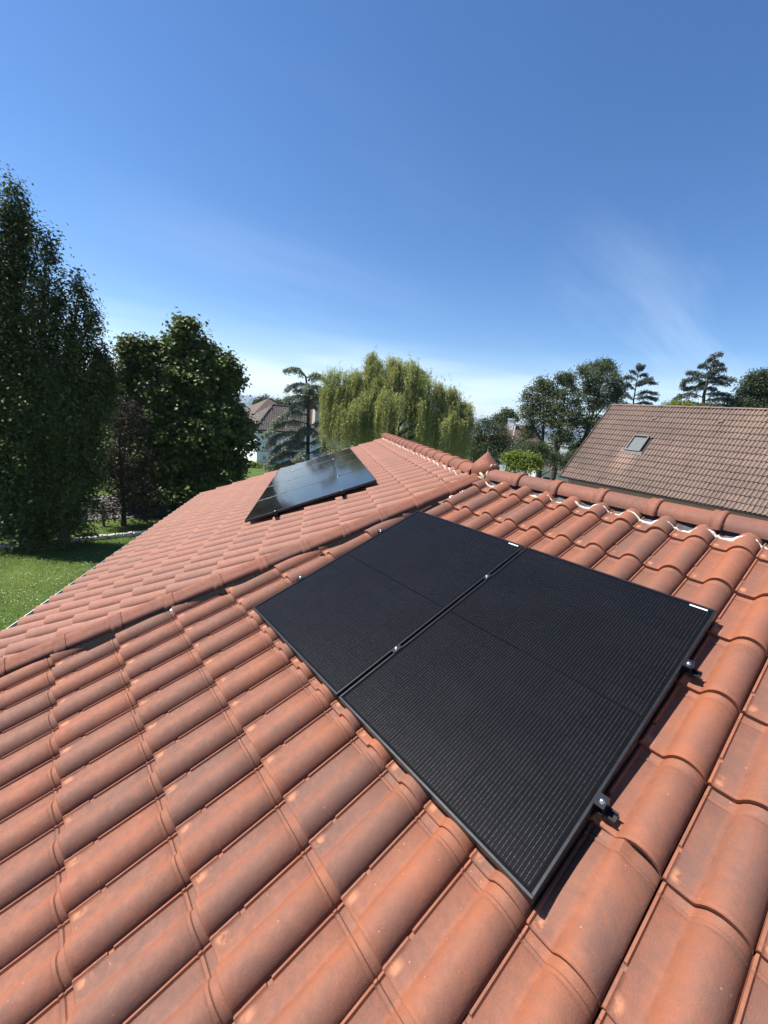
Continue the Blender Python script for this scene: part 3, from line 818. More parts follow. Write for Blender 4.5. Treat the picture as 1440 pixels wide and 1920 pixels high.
# ------------------------------------------------------------------ vegetation
T_LEAF = np.array([(0, 0, 0), (.45, .30, .10), (1, 0, 0), (.45, -.30, .10)])
T_MAPLE = np.array([(0, 0, 0), (.10, .48, .10), (.45, .40, .04), (.62, .62, .10), (1, .0, -.05), (.62, -.62, .10), (.45, -.40, .04), (.10, -.48, .10)])
T_NARROW = np.array([(0, 0, 0), (.4, .10, .02), (1, 0, 0), (.4, -.10, .02)])
T_NEEDLE = np.array([(0, 0, 0), (.45, .20, .05), (1, 0, 0), (.45, -.20, .05)])
T_BLADE = np.array([(0, .05, 0), (0, -.05, 0), (1, 0, .0)])
def unit(a): return a/np.maximum(np.linalg.norm(a, axis=1, keepdims=True), 1e-9)
def leaf_object(name, P, Nn, D, size, tmpl, m, parent=None, kind=None):
    Nn = unit(Nn); D = unit(D - Nn*np.sum(D*Nn, axis=1, keepdims=True)); B = np.cross(Nn, D)
    k = len(tmpl); s = np.asarray(size).reshape(-1, 1, 1) if np.ndim(size) else size
    co = P[:, None, :] + s*(tmpl[None, :, 0:1]*D[:, None, :]+tmpl[None, :, 1:2]*B[:, None, :]+tmpl[None, :, 2:3]*Nn[:, None, :])
    n = len(P); me = fast_mesh(name, co.reshape(-1, 3), np.arange(n*k), np.full(n, k), m)
    o = link_mesh(name, me, parent)
    if kind: o['kind'] = kind
    return o
def blobs_px(lst, dist, depth=1.0):
    """(px, py, rx, ry[, extra distance]) -> centre, horizontal radius, vertical radius in metres"""
    out = []
    for b in lst:
        px, py, rx, ry = b[:4]; d = dist+(b[4] if len(b) > 4 else 0)
        c = at(px, py, d); k = (c-CAM).length*PXM/math.sqrt(1+((px-720)/F_PX)**2*.35)
        out.append((np.array(c), rx*k, ry*k, depth))
    return out
def crown(name, blobs, density, clump_r, per, size, tmpl, m, seed, parent, up=.6, floor=None, inner=.25, flat=.7, hang=.3, lumpy=True, core=.72):
    r = np.random.default_rng(seed); Ps, Ns = [], []
    if lumpy:                                               # each mass breaks up into smaller boughs
        out = []
        for (c, rh, rv, dp) in blobs:
            out.append((c, rh*core, rv*core, dp)); k = int(6+5*min(3, rh*rv))
            d = unit(r.normal(size=(k, 3))); d[:, 2] = np.where(d[:, 2] < -.3, -d[:, 2], d[:, 2])
            for dd in d: q = r.uniform(.26, .46); out.append((c+dd*np.array([rh, rh, rv])*r.uniform(.62, .9), rh*q, min(rh, rv)*q*1.05, dp))
        blobs = out
    for (c, rh, rv, dp) in blobs:
        area = 4*pi*((rh*rh+2*rh*rv)/3); n = max(5, int(area*density))
        d = unit(r.normal(size=(n, 3))); d[:, 2] = np.where(d[:, 2] < -.4, -d[:, 2], d[:, 2])
        f = np.where(r.random(n) < inner, r.uniform(.3, .8, n), r.uniform(.78, 1.16, n))[:, None]
        cc = c + d*f*np.array([rh, rh, rv])
        k = per; cl = np.repeat(cc, k, 0); dd = np.repeat(d, k, 0)
        cs = np.repeat(r.uniform(.6, 1.35, n), k)[:, None]
        off = r.normal(size=(n*k, 3))*clump_r*cs; off[:, 2] *= flat
        Ps.append(cl+off); Ns.append(dd*.45+np.array([0, 0, up])+r.normal(size=(n*k, 3))*.55+off/(clump_r+1e-6)*.12)
    P = np.concatenate(Ps); Nn = np.concatenate(Ns)
    if floor is not None: k = P[:, 2] > floor; P = P[k]; Nn = Nn[k]
    D = r.normal(size=P.shape); D[:, 2] -= hang
    return leaf_object(name, P, Nn, D, size*r.uniform(.65, 1.25, len(P)), tmpl, m, parent)
def trunk(parent, base, top, r0, r1, limbs, seed, m=None, name='trunk'):
    """one tapered trunk with limbs to the given points"""
    r = random.Random(seed); b = MB(); base = Vector(base); top = Vector(top); n = 9; P = []
    for i in range(n):
        t = i/(n-1); P.append(base.lerp(top, t)+Vector((r.uniform(-1, 1), r.uniform(-1, 1), 0))*r0*.7*sin(pi*t))
    b.tube(P, [r0*(1.35 if i == 0 else 1)*(1-i/(n-1))+r1*i/(n-1) for i in range(n)], 8)
    for L_ in limbs:
        L_ = Vector(L_); t = min(.92, max(.12, ((L_-base).dot(top-base)/(top-base).length_squared)*.72)); s = base.lerp(top, t)
        Q = [s.lerp(L_, k/4)+Vector((0, 0, .12*(L_-s).length*sin(pi*k/4)*.5)) for k in range(5)]
        b.tube(Q, [max(.012, r0*.42*(1-t*.6)*(1-k/4.4)) for k in range(5)], 6)
    return b.build(name, m or M['bark'], parent)
def tree(name, label, cat, px, dist, blobs, density, clump_r, per, size, tmpl, m, seed, r0=.16, group=None, up=.6, hang=.3, inner=.25, flat=.7, topf=.75, foot_py=850, lumpy=True, core=.72):
    ft = foot(px, dist, foot_py); root = empty(name, ft); tag(root, label, cat, group)
    B = blobs_px(blobs, dist)
    crown('crown', B, density, clump_r, per, size, tmpl, m, seed, root, up, ft.z+.1, inner, flat, hang, lumpy, core)
    zt = max(b[0][2]+b[2] for b in B); tx = max(B, key=lambda b: b[0][2])[0]
    top = Vector((ft.x*(1-topf)+tx[0]*topf, ft.y*(1-topf)+tx[1]*topf, ft.z+(zt-ft.z)*.88))
    trunk(root, ft-Vector((0, 0, .15)), top, r0, .025, [b[0] for b in B], seed)
    return root
def spires(lst):
    out = []
    for (x, y0, y1, w) in lst:
        y = y0+w*.35
        while y < y1:
            k = min(1., .22+.95*(y-y0)/max(120, (y1-y0)*.45)); rr = w*k
            if y > y1-60: rr *= .8
            out.append((x+rnd.uniform(-.18, .18)*w, y, rr, rr*1.5)); y += rr*1.35
    return out
G_P = 'tall poplars at the edge of the lawn'
tree('poplar_tree', 'tallest dark poplar at the left picture edge, cut off by it', 'tree', 40, 17.6,
     spires([(25, 350, 1015, 32), (6, 396, 1000, 28), (46, 408, 540, 12), (40, 600, 1000, 26), (-6, 480, 1000, 30), (38, 640, 1000, 34)]),
     4.3, .13, 36, .10, T_LEAF, M['poplar'], 1, .2, G_P, .7, foot_py=1000, inner=.2, flat=1.5, lumpy=False)
tree('poplar_tree', 'dark poplar of middle height with a pointed top, right beside the tallest one', 'tree', 75, 17.0,
     spires([(88, 440, 1018, 30), (72, 570, 1000, 26), (110, 552, 1000, 22), (62, 650, 1000, 32), (108, 700, 1000, 34)])+[(75, 1012, 44, 26), (110, 1005, 32, 24), (45, 1015, 34, 22)],
     4.3, .13, 36, .10, T_LEAF, M['poplar'], 2, .2, G_P, .7, foot_py=1000, inner=.2, flat=1.5, lumpy=False)
tree('poplar_tree', 'shortest and bushiest of the dark poplars, on the side of the maple', 'tree', 115, 16.6,
     spires([(150, 524, 1015, 26), (172, 582, 960, 22), (132, 625, 1000, 22), (190, 655, 800, 19), (204, 688, 770, 11), (178, 700, 850, 28), (130, 670, 980, 34), (156, 770, 900, 36)]),
     4.3, .13, 36, .10, T_LEAF, M['poplar'], 3, .16, G_P, .7, foot_py=1000, inner=.2, flat=1.5, lumpy=False)
tree('maple_tree', 'broad dark green maple with large lobed leaves left of the white house', 'tree', 345, 21.5,
     [(352, 632, 20, 24), (332, 668, 30, 26), (365, 675, 36, 38), (405, 700, 36, 32), (428, 735, 28, 42), (332, 738, 40, 46), (380, 750, 60, 55), (254, 665, 15, 20), (283, 668, 14, 22), (262, 710, 26, 40), (284, 778, 40, 46), (245, 790, 32, 48), (300, 850, 60, 70), (380, 830, 74, 70), (424, 815, 34, 60), (250, 870, 36, 56), (280, 930, 40, 46), (350, 920, 70, 60), (416, 885, 40, 48), (318, 975, 36, 24), (262, 935, 42, 42), (292, 982, 34, 20), (236, 740, 24, 36)],
     2.6, .19, 50, .125, T_MAPLE, M['maple'], 4, .2, None, .8, foot_py=950, hang=.6)
tree('plum_tree', 'small dark reddish leaved tree between the poplars and the maple', 'tree', 232, 19.0,
     [(225, 790, 26, 50), (232, 850, 40, 55), (215, 900, 42, 50), (255, 905, 36, 46), (225, 955, 40, 36), (262, 945, 26, 26), (186, 860, 30, 60), (196, 920, 36, 44), (245, 800, 34, 50), (240, 965, 44, 26)],
     5, .16, 16, .085, T_LEAF, M['plum'], 5, .09, foot_py=990)
tree('shrub', 'rounded dark shrub beside the foot of the poplars, by the fence', 'shrub', 140, 18.2, [(138, 975, 22, 28), (144, 990, 20, 18), (128, 965, 14, 20)], 14, .10, 18, .06, T_LEAF, M['shrub'], 6, .04, foot_py=1000)
tree('shrub', 'low dark shrub at the left picture edge behind the poplars', 'shrub', 10, 19.4, [(12, 985, 30, 34), (-22, 970, 40, 44), (38, 1000, 22, 22)], 12, .12, 16, .07, T_LEAF, M['shrub'], 7, .05, foot_py=1000)
tree('shrub', 'taller dark shrub glimpsed between the poplar stems', 'shrub', 60, 24, [(50, 930, 60, 50), (110, 915, 36, 36)], 9, .15, 14, .09, T_LEAF, M['shrub'], 8, .05, foot_py=960)
# weeping willow
def willow():
    D = 22.5; ft = foot(748, D); root = empty('willow_tree', ft); tag(root, 'yellow green weeping willow with hanging curtains behind the far ridge', 'tree')
    dome = [(626, 705, 12, 12), (622, 740, 12, 26), (640, 750, 22, 26), (664, 708, 18, 14), (668, 735, 26, 22), (700, 672, 9, 9), (704, 690, 18, 14), (712, 722, 30, 24), (742, 684, 16, 10), (766, 690, 18, 12), (752, 712, 34, 22), (794, 702, 14, 12), (800, 728, 26, 20), (826, 742, 18, 14), (846, 738, 10, 10), (856, 764, 18, 18), (872, 766, 9, 10), (870, 790, 12, 20), (740, 756, 66, 30), (680, 776, 52, 34), (826, 795, 42, 32)]
    B = blobs_px(dome, D); r = np.random.default_rng(12); Ps, Ds = [], []
    tw = MB()
    heads = []
    for (c, rh, rv, _) in B:
        n = int(17*(rh*rh+rh*rv)+6)
        d = unit(r.normal(size=(n, 3))); d[:, 2] = np.abs(d[:, 2])*.9+.05; d = unit(d)
        heads += [(c+dd*np.array([rh, rh, rv])*r.uniform(.8, 1.0), dd) for dd in d]
    cc = np.mean([b[0] for b in B], axis=0)
    for p, d in heads:
        outw = np.array([p[0]-cc[0], p[1]-cc[1], 0]); outw /= np.linalg.norm(outw)+1e-6
        hl = r.uniform(.6, 1.7)
        for q in range(int(r.integers(9, 17))):
            st = p+r.normal(size=3)*np.array([.12, .12, .12])
            L_ = min(r.uniform(.4, 1.5)*hl+(1.2 if r.random() < .3 else 0), st[2]-ft.z-.15-r.uniform(0, .8))
            if L_ < .3: continue
            n = int(L_/.028); t = np.linspace(0, 1, n)[:, None]
            ph = r.uniform(0, 6); w = r.uniform(.05, .22)
            rise = r.uniform(0, .22)
            path = st+outw*(w*np.sqrt(t))+np.array([0, 0, -1.])*(L_*t)+np.array([0, 0, 1.])*rise*np.sin(np.minimum(t*4, pi))+np.c_[.04*np.sin(t*5+ph), .04*np.cos(t*4+ph), 0*t]
            Ps.append(path+r.normal(size=path.shape)*.022)
            dv = r.normal(size=path.shape)*.55; dv[:, 2] -= 1.0; dv += outw*.15; Ds.append(dv)
    for k in range(150):                                     # loose upright tips along the top
        p, d = heads[int(r.integers(len(heads)))]
        if d[2] < .6: continue
        L_ = r.uniform(.2, .75); n = 14; t = np.linspace(0, 1, n)[:, None]; o2 = np.append(r.normal(size=2)*.35, 0)
        path = p+np.array([0, 0, 1.])*(L_*np.sin(t*2.2))+o2*t*1.2; Ps.append(path+r.normal(size=path.shape)*.02); dv = r.normal(size=path.shape); dv[:, 2] -= .4; Ds.append(dv)
    P = np.concatenate(Ps); Dv = np.concatenate(Ds); Nn = r.normal(size=P.shape); Nn[:, 2] += .5
    leaf_object('crown', P, Nn, Dv, r.uniform(.07, .13, len(P)), np.array([(0, 0, 0), (.4, .13, .03), (1, 0, 0), (.4, -.13, .03)]), M['willow'], root)
    trunk(root, ft-Vector((0, 0, .2)), Vector(at(745, 735, D)), .32, .1, [b[0] for b in B], 3)
willow()
# conifers built branch by branch
def conifer(name, label, px, dist, trunk_px, branches, m, seed, twig=.5, droop=.7, step=.10, tuft=10, nsize=.16, spread=.10, r0=.16, group=None, extra=0, nd=.9):
    r = np.random.default_rng(seed); ft = foot(px, dist); root = empty(name, ft); tag(root, label, 'tree', group)
    b = MB(); tp = [ft-Vector((0, 0, .2))]+[at(x, y, dist) for x, y in trunk_px]
    b.tube(tp, [r0*(1-i/(len(tp)-.6)) for i in range(len(tp))], 8)
    Ps, Ds = [], []
    lines = []
    for br in branches:
        dd = br[0]; pts = [at(x, y, dist+dd*(i/(len(br)-2))) for i, (x, y) in enumerate(br[1:])]; lines.append(pts)
    for k in range(extra):                                  # branches towards and away from us
        src = lines[int(r.integers(len(lines)))]; o = src[0]; L_ = (src[-1]-src[0]).length*r.uniform(.5, .9); a = r.uniform(0, 2*pi)
        z1 = (src[-1].z-src[0].z)*r.uniform(.6, 1.2)
        e = o+Vector((cos(a)*L_, sin(a)*L_, z1)); lines.append([o, o.lerp(e, .5)+Vector((0, 0, .12*L_)), e])
    for pts in lines:
        n0 = len(pts)
        b.tube(pts, [max(.010, .05*(1-i/(n0-.5))) for i in range(n0)], 5)
        tot = sum((pts[i+1]-pts[i]).length for i in range(n0-1)); n = max(3, int(tot/step))
        for i in range(n):
            t = (i+.5)/n
            if t < .12: continue
            f = t*(n0-1); k = min(n0-2, int(f)); p = pts[k].lerp(pts[k+1], f-k); dv = (pts[k+1]-pts[k]).normalized()
            for q in range(3):
                side = dv.cross(Vector((0, 0, 1)))
                if side.length < .1: side = Vector((1, 0, 0))
                w = side.normalized()*r.uniform(-1, 1)+dv*r.uniform(.1, .8)+Vector((0, 0, -droop*r.uniform(.3, 1.2)))
                L_ = twig*r.uniform(.35, 1.1)*(.55+.6*(1-t))*min(1.15, .35+tot/2.2); w = w.normalized()
                c = np.array(p)[None, :]+np.array(w)[None, :]*np.linspace(0, L_, tuft)[:, None]+r.normal(size=(tuft, 3))*spread*.5
                Ps.append(c); d2 = r.normal(size=(tuft, 3))+np.array(w)*nd; Ds.append(d2)
    P = np.concatenate(Ps); Dv = np.concatenate(Ds); Nn = r.normal(size=P.shape); Nn[:, 2] += .7
    leaf_object('crown', P, Nn, Dv, nsize*r.uniform(.7, 1.3, len(P)), T_NEEDLE, m, root)
    b.build('trunk', M['bark'], root)
    return root
conifer('cedar_tree', 'grey green cedar with a bent drooping top, left of the willow', 578, 30,
        [(577, 860), (578, 790), (579, 745), (573, 706), (560, 691), (538, 691)],
        [(0, (575, 708), (560, 690), (548, 690), (534, 693)), (0, (578, 715), (588, 700), (598, 702), (611, 713)), (.3, (578, 722), (560, 718), (546, 722), (536, 730)), (0, (578, 735), (592, 722), (602, 728), (608, 738)), (-.4, (578, 745), (560, 741), (545, 744), (535, 746)),
         (.5, (578, 752), (595, 745), (606, 756), (612, 770)), (-.5, (578, 765), (560, 756), (545, 762), (537, 774)), (-1, (578, 780), (555, 770), (530, 778), (512, 792)), (-1.3, (577, 795), (550, 788), (520, 796), (497, 815)), (0, (577, 800), (600, 790), (612, 800), (620, 822)), (-1.5, (577, 815), (545, 808), (515, 816), (500, 838)),
         (-1.8, (577, 830), (550, 826), (520, 838), (506, 856)), (-1.5, (577, 835), (600, 820), (618, 828), (632, 850)), (-2, (577, 850), (545, 848), (515, 858), (498, 874)), (-2, (577, 852), (605, 838), (622, 846), (640, 868)), (-2.4, (577, 868), (550, 862), (520, 872), (500, 890)), (-2.2, (577, 870), (600, 858), (612, 866), (622, 884)), (-2.5, (577, 885), (550, 880), (525, 888), (510, 900))],
        M['cedar'], 31, .52, 1.0, .06, 12, .14, .09, .17, None, 44)
conifer('fir_tree', 'open branched dark fir rising behind the brown tiled roof', 1316, 42,
        [(1316, 800), (1320, 740), (1330, 700), (1344, 660)],
        [(0, (1342, 668), (1347, 664), (1352, 664)), (0, (1339, 676), (1332, 672), (1326, 677)), (.5, (1337, 686), (1346, 682), (1354, 684)), (0, (1334, 692), (1322, 684), (1312, 686)), (-.5, (1332, 700), (1346, 692), (1360, 690)), (0, (1328, 708), (1308, 698), (1290, 698)), (.5, (1327, 712), (1350, 706), (1378, 711)), (-.5, (1326, 716), (1350, 714), (1366, 720)), (0, (1324, 718), (1304, 708), (1284, 712), (1281, 725)), (.5, (1322, 728), (1300, 726), (1284, 728)), (0, (1320, 740), (1345, 736), (1368, 740)), (-.5, (1319, 746), (1296, 736), (1274, 742), (1262, 752)), (.3, (1318, 752), (1350, 746), (1378, 750)), (0, (1317, 760), (1290, 752), (1266, 762)), (0, (1317, 762), (1350, 758), (1380, 764))],
        M['fir'], 33, .46, .6, .055, 10, .15, .13, .2, None, 12)
conifer('conifer_tree', 'thin grey conifer with upswept branches right of the dark cypresses', 1186, 44,
        [(1186, 790), (1188, 750), (1194, 715), (1199, 689)],
        [(0, (1198, 697), (1204, 690), (1207, 687)), (0, (1196, 704), (1188, 697), (1184, 696)), (.3, (1196, 706), (1206, 702), (1212, 704)), (-.3, (1194, 714), (1182, 706), (1172, 708)), (0, (1193, 720), (1208, 712), (1222, 710)), (.3, (1192, 724), (1212, 716), (1228, 718)), (0, (1191, 732), (1178, 720), (1170, 724)), (-.3, (1190, 742), (1210, 734), (1232, 738)), (0, (1189, 748), (1212, 744), (1230, 748)), (0, (1189, 752), (1176, 740), (1168, 744)), (.3, (1188, 758), (1206, 754), (1222, 758)), (0, (1188, 762), (1174, 756), (1166, 760))],
        M['fir'], 34, .42, .15, .065, 10, .15, .12, .12, None, 6)
G_C = 'tall dark cypresses with bare stems'
tree('cypress_tree', 'dark tall cypress nearest the willow, sloping away on its left', 'tree', 1022, 46,
     [(1017, 728, 15, 18), (1004, 752, 24, 28), (1022, 765, 26, 34), (996, 790, 26, 34), (1014, 812, 34, 36), (986, 822, 18, 28), (1000, 848, 30, 24)], 1.0, .24, 30, .16, T_LEAF, M['cypress'], 41, .3, G_C, .3, core=.42)
tree('cypress_tree', 'slim dark cypress standing in the middle of the three', 'tree', 1046, 45,
     [(1062, 714, 14, 14), (1052, 736, 22, 26), (1064, 760, 22, 28), (1048, 785, 24, 30), (1062, 815, 24, 30), (1050, 838, 26, 22)], 1.0, .24, 30, .16, T_LEAF, M['cypress'], 42, .34, G_C, .3, core=.42)
tree('cypress_tree', 'widest dark cypress, right against the brown tiled roof', 'tree', 1084, 48,
     [(1138, 692, 12, 14), (1118, 703, 28, 20), (1096, 724, 26, 28), (1128, 728, 34, 32), (1148, 745, 18, 30), (1100, 765, 28, 34), (1130, 775, 26, 36), (1082, 800, 22, 30), (1112, 815, 26, 30), (1094, 846, 18, 22)], 1.0, .24, 30, .16, T_LEAF, M['cypress'], 43, .34, G_C, .3, core=.42)
tree('broadleaf_tree', 'low dark trees filling the gap under the cypress crowns', 'tree', 1030, 36,
     [(990, 868, 26, 22), (1022, 866, 22, 18), (1050, 874, 24, 20), (1080, 868, 20, 22), (1000, 848, 22, 16)], 5, .2, 24, .12, T_LEAF, M['shrub'], 52, .1)
tree('bush', 'bright yellow green bush below the dark cypresses', 'bush', 985, 19,
     [(962, 862, 22, 18), (985, 868, 24, 20), (1002, 876, 14, 12), (972, 882, 30, 18)], 16, .12, 18, .10, T_LEAF, M['bush'], 44, .06, hang=.8)
tree('broadleaf_tree', 'dark rounded tree between the willow and the roof finial', 'tree', 905, 25,
     [(900, 810, 28, 26), (926, 822, 28, 26), (896, 845, 30, 34), (930, 852, 32, 30), (908, 876, 34, 24), (948, 835, 16, 22)], 8, .17, 18, .09, T_LEAF, M['shrub'], 45, .12)
tree('broadleaf_tree', 'dark leafy tree at the right picture edge behind the brown roof', 'tree', 1425, 44,
     [(1440, 712, 26, 18), (1418, 735, 26, 24), (1440, 750, 34, 30), (1396, 752, 18, 16), (1410, 768, 34, 14)], 6, .22, 20, .14, T_LEAF, M['shrub'], 46, .2)
tree('broadleaf_tree', 'light green tree just showing over the brown roof ridge below the fir', 'tree', 1290, 39, [(1272, 768, 20, 12), (1298, 770, 24, 10)], 8, .16, 18, .11, T_LEAF, M['bush'], 47, .12)
tree('pine_tree', 'small distant pine above the far white chimney', 'tree', 948, 75, [(950, 777, 9, 9), (942, 788, 14, 8), (962, 787, 8, 9), (948, 796, 16, 6)], 3, .35, 22, .28, T_LEAF, M['cypress'], 48, .2)
tree('bush', 'yellow green bush at the foot of the white house', 'bush', 490, 46, [(486, 884, 16, 14), (505, 886, 12, 10), (474, 880, 8, 12)], 8, .2, 14, .17, T_LEAF, M['bush'], 49, .05, foot_py=880)
tree('broadleaf_tree', 'dark trees standing beyond the roofs of the white house', 'tree', 520, 90, [(498, 758, 10, 12), (488, 762, 12, 10), (512, 764, 16, 10), (530, 764, 14, 9), (547, 770, 16, 10), (570, 768, 14, 14)], 1.6, .5, 22, .4, T_LEAF, M['shrub'], 50, .2)
tree('broadleaf_tree', 'grey green tree behind the cedar and the cream chimney', 'tree', 600, 62, [(598, 748, 12, 20), (590, 775, 18, 24), (606, 800, 18, 24)], 2.5, .4, 22, .26, T_LEAF, M['cypress'], 51, .2)
def far_wood():
    r = np.random.default_rng(77); Ps, Ns, S = [], [], []
    for k in range(420):
        a = -YAW+R(90)+r.uniform(-.85, .85); d = r.uniform(110, 520) if k > 60 else r.uniform(85, 140)
        x, y = d*cos(a), d*sin(a); h = r.uniform(4, 8); z = ground_z(x, y)
        n = 90; u = unit(r.normal(size=(n, 3))); u[:, 2] = np.abs(u[:, 2])
        Ps.append(np.array([x, y, z+h*.25])+u*np.array([h*.55, h*.55, h*.75])*r.uniform(.75, 1.05, (n, 1))); Ns.append(u+r.normal(size=(n, 3))*.5); S.append(np.full(n, .9)*r.uniform(.6, 1.3, n))
    P = np.concatenate(Ps); Nn = np.concatenate(Ns)
    o = leaf_object('distant_wood', P, Nn, r.normal(size=P.shape), np.concatenate(S)*1.5, T_LEAF, M['cypress']); tag(o, 'dark band of woodland far off below the horizon', 'woodland', kind='stuff')
far_wood()
# ------------------------------------------------------------------ lawn, edging stones, fence
def lawn():
    r = np.random.default_rng(5); n = 150000
    x = r.uniform(-17.25, -5.5, n); y = r.uniform(-7, 5.5, n)
    P = np.c_[x, y, np.zeros(n)]; D = r.normal(size=(n, 3))*.45; D[:, 2] = 1; Nn = r.normal(size=(n, 3)); Nn[:, 2] = .2
    patch = .5+.5*np.sin(x*1.7+np.sin(y*1.3)*2)*np.sin(y*2.1+x*.6)
    o = leaf_object('lawn_grass', P, Nn, D, r.uniform(.025, .055, n)*(.8+.5*patch), np.array([(0, .10, 0), (0, -.10, 0), (1, 0, 0)]), M['grassblade']); tag(o, 'short green lawn with clover beside the tiled roof', 'lawn', kind='stuff')
    n = 9000; x = r.uniform(-17.1, -5.5, n); y = r.uniform(-7, 5.5, n)
    k = (np.sin(x*.9+1)+np.sin(y*1.1+x*.4)+r.normal(size=n)*.8) > .25; x, y = x[k], y[k]; n = len(x)
    P = np.c_[x, y, r.uniform(.035, .06, n)]; Nn = r.normal(size=(n, 3))*.3; Nn[:, 2] = 1
    o = leaf_object('clover_flowers', P, Nn, r.normal(size=(n, 3)), r.uniform(.016, .030, n), np.array([(-.5, 0, 0), (0, .5, .2), (.5, 0, 0), (0, -.5, .2)]), M['clover']); tag(o, 'small white clover flowers scattered over the lawn', 'flowers', kind='stuff')
lawn()
def edging():
    root = empty('lawn_edging', (-17.4, 0, 0)); tag(root, 'row of pale stones edging the lawn beside the poplars', 'stone edging')
    r = random.Random(3); y = -6.5
    sh = []
    for k in range(4):
        m = MB(); bm = bmesh.new(); bmesh.ops.create_cube(bm, size=1)
        bmesh.ops.subdivide_edges(bm, edges=bm.edges[:], cuts=1, use_grid_fill=True)
        for v in bm.verts: v.co *= .92+r.uniform(-.09, .09) if v.co.length > .6 else 1.1; v.co += Vector((r.uniform(-.05, .05), r.uniform(-.05, .05), r.uniform(-.05, .05)))
        me = bpy.data.meshes.new('stone'); bm.to_mesh(me); bm.free(); me.materials.append(M['stone']); sh.append(me)
    while y < 6.5:
        L_ = r.uniform(.20, .34); x = -17.32-.02*y-.012*y*y+r.uniform(-.02, .02)
        o = bpy.data.objects.new('stone', sh[r.randrange(4)]); col.objects.link(o); o.parent = root; o.location = (x+17.4, y+L_/2, .05); o.scale = (r.uniform(.16, .22), L_*.98, r.uniform(.15, .20)); o.rotation_euler = (r.uniform(-.06, .06), r.uniform(-.06, .06), r.uniform(-.08, .08)); y += L_+.012
edging()
def fence():
    root = empty('wire_fence', (-19.2, 0, 0)); tag(root, 'low wire fence on dark posts along the road', 'fence')
    ys = [-6.4, -4.4, -2.4, -.4, 1.62, 3.1, 5.1, 7.1]
    fx = lambda y: -18.9-.11*y if y < 4 else -19.34-.2*(y-4)
    w = MB()
    for y in ys:
        m = MB(); x = fx(y); m.obox((x, y, .45), (.045, 0, 0), (0, .045, 0), (0, 0, .50)); m.obox((x, y, .962), (.052, 0, 0), (0, .052, 0), (0, 0, .012)); m.build('post', M['wood'], root)
    for z in [.08+.11*i for i in range(8)]: w.tube([(fx(y), y, z) for y in ys], .0035, 4)
    y = ys[0]
    while y < ys[-1]:
        w.tube([(fx(y), y, .06), (fx(y), y, .87)], .002, 3); y += .12
    w.build('wire_mesh', M['wire'], root, 'stuff')
fence()
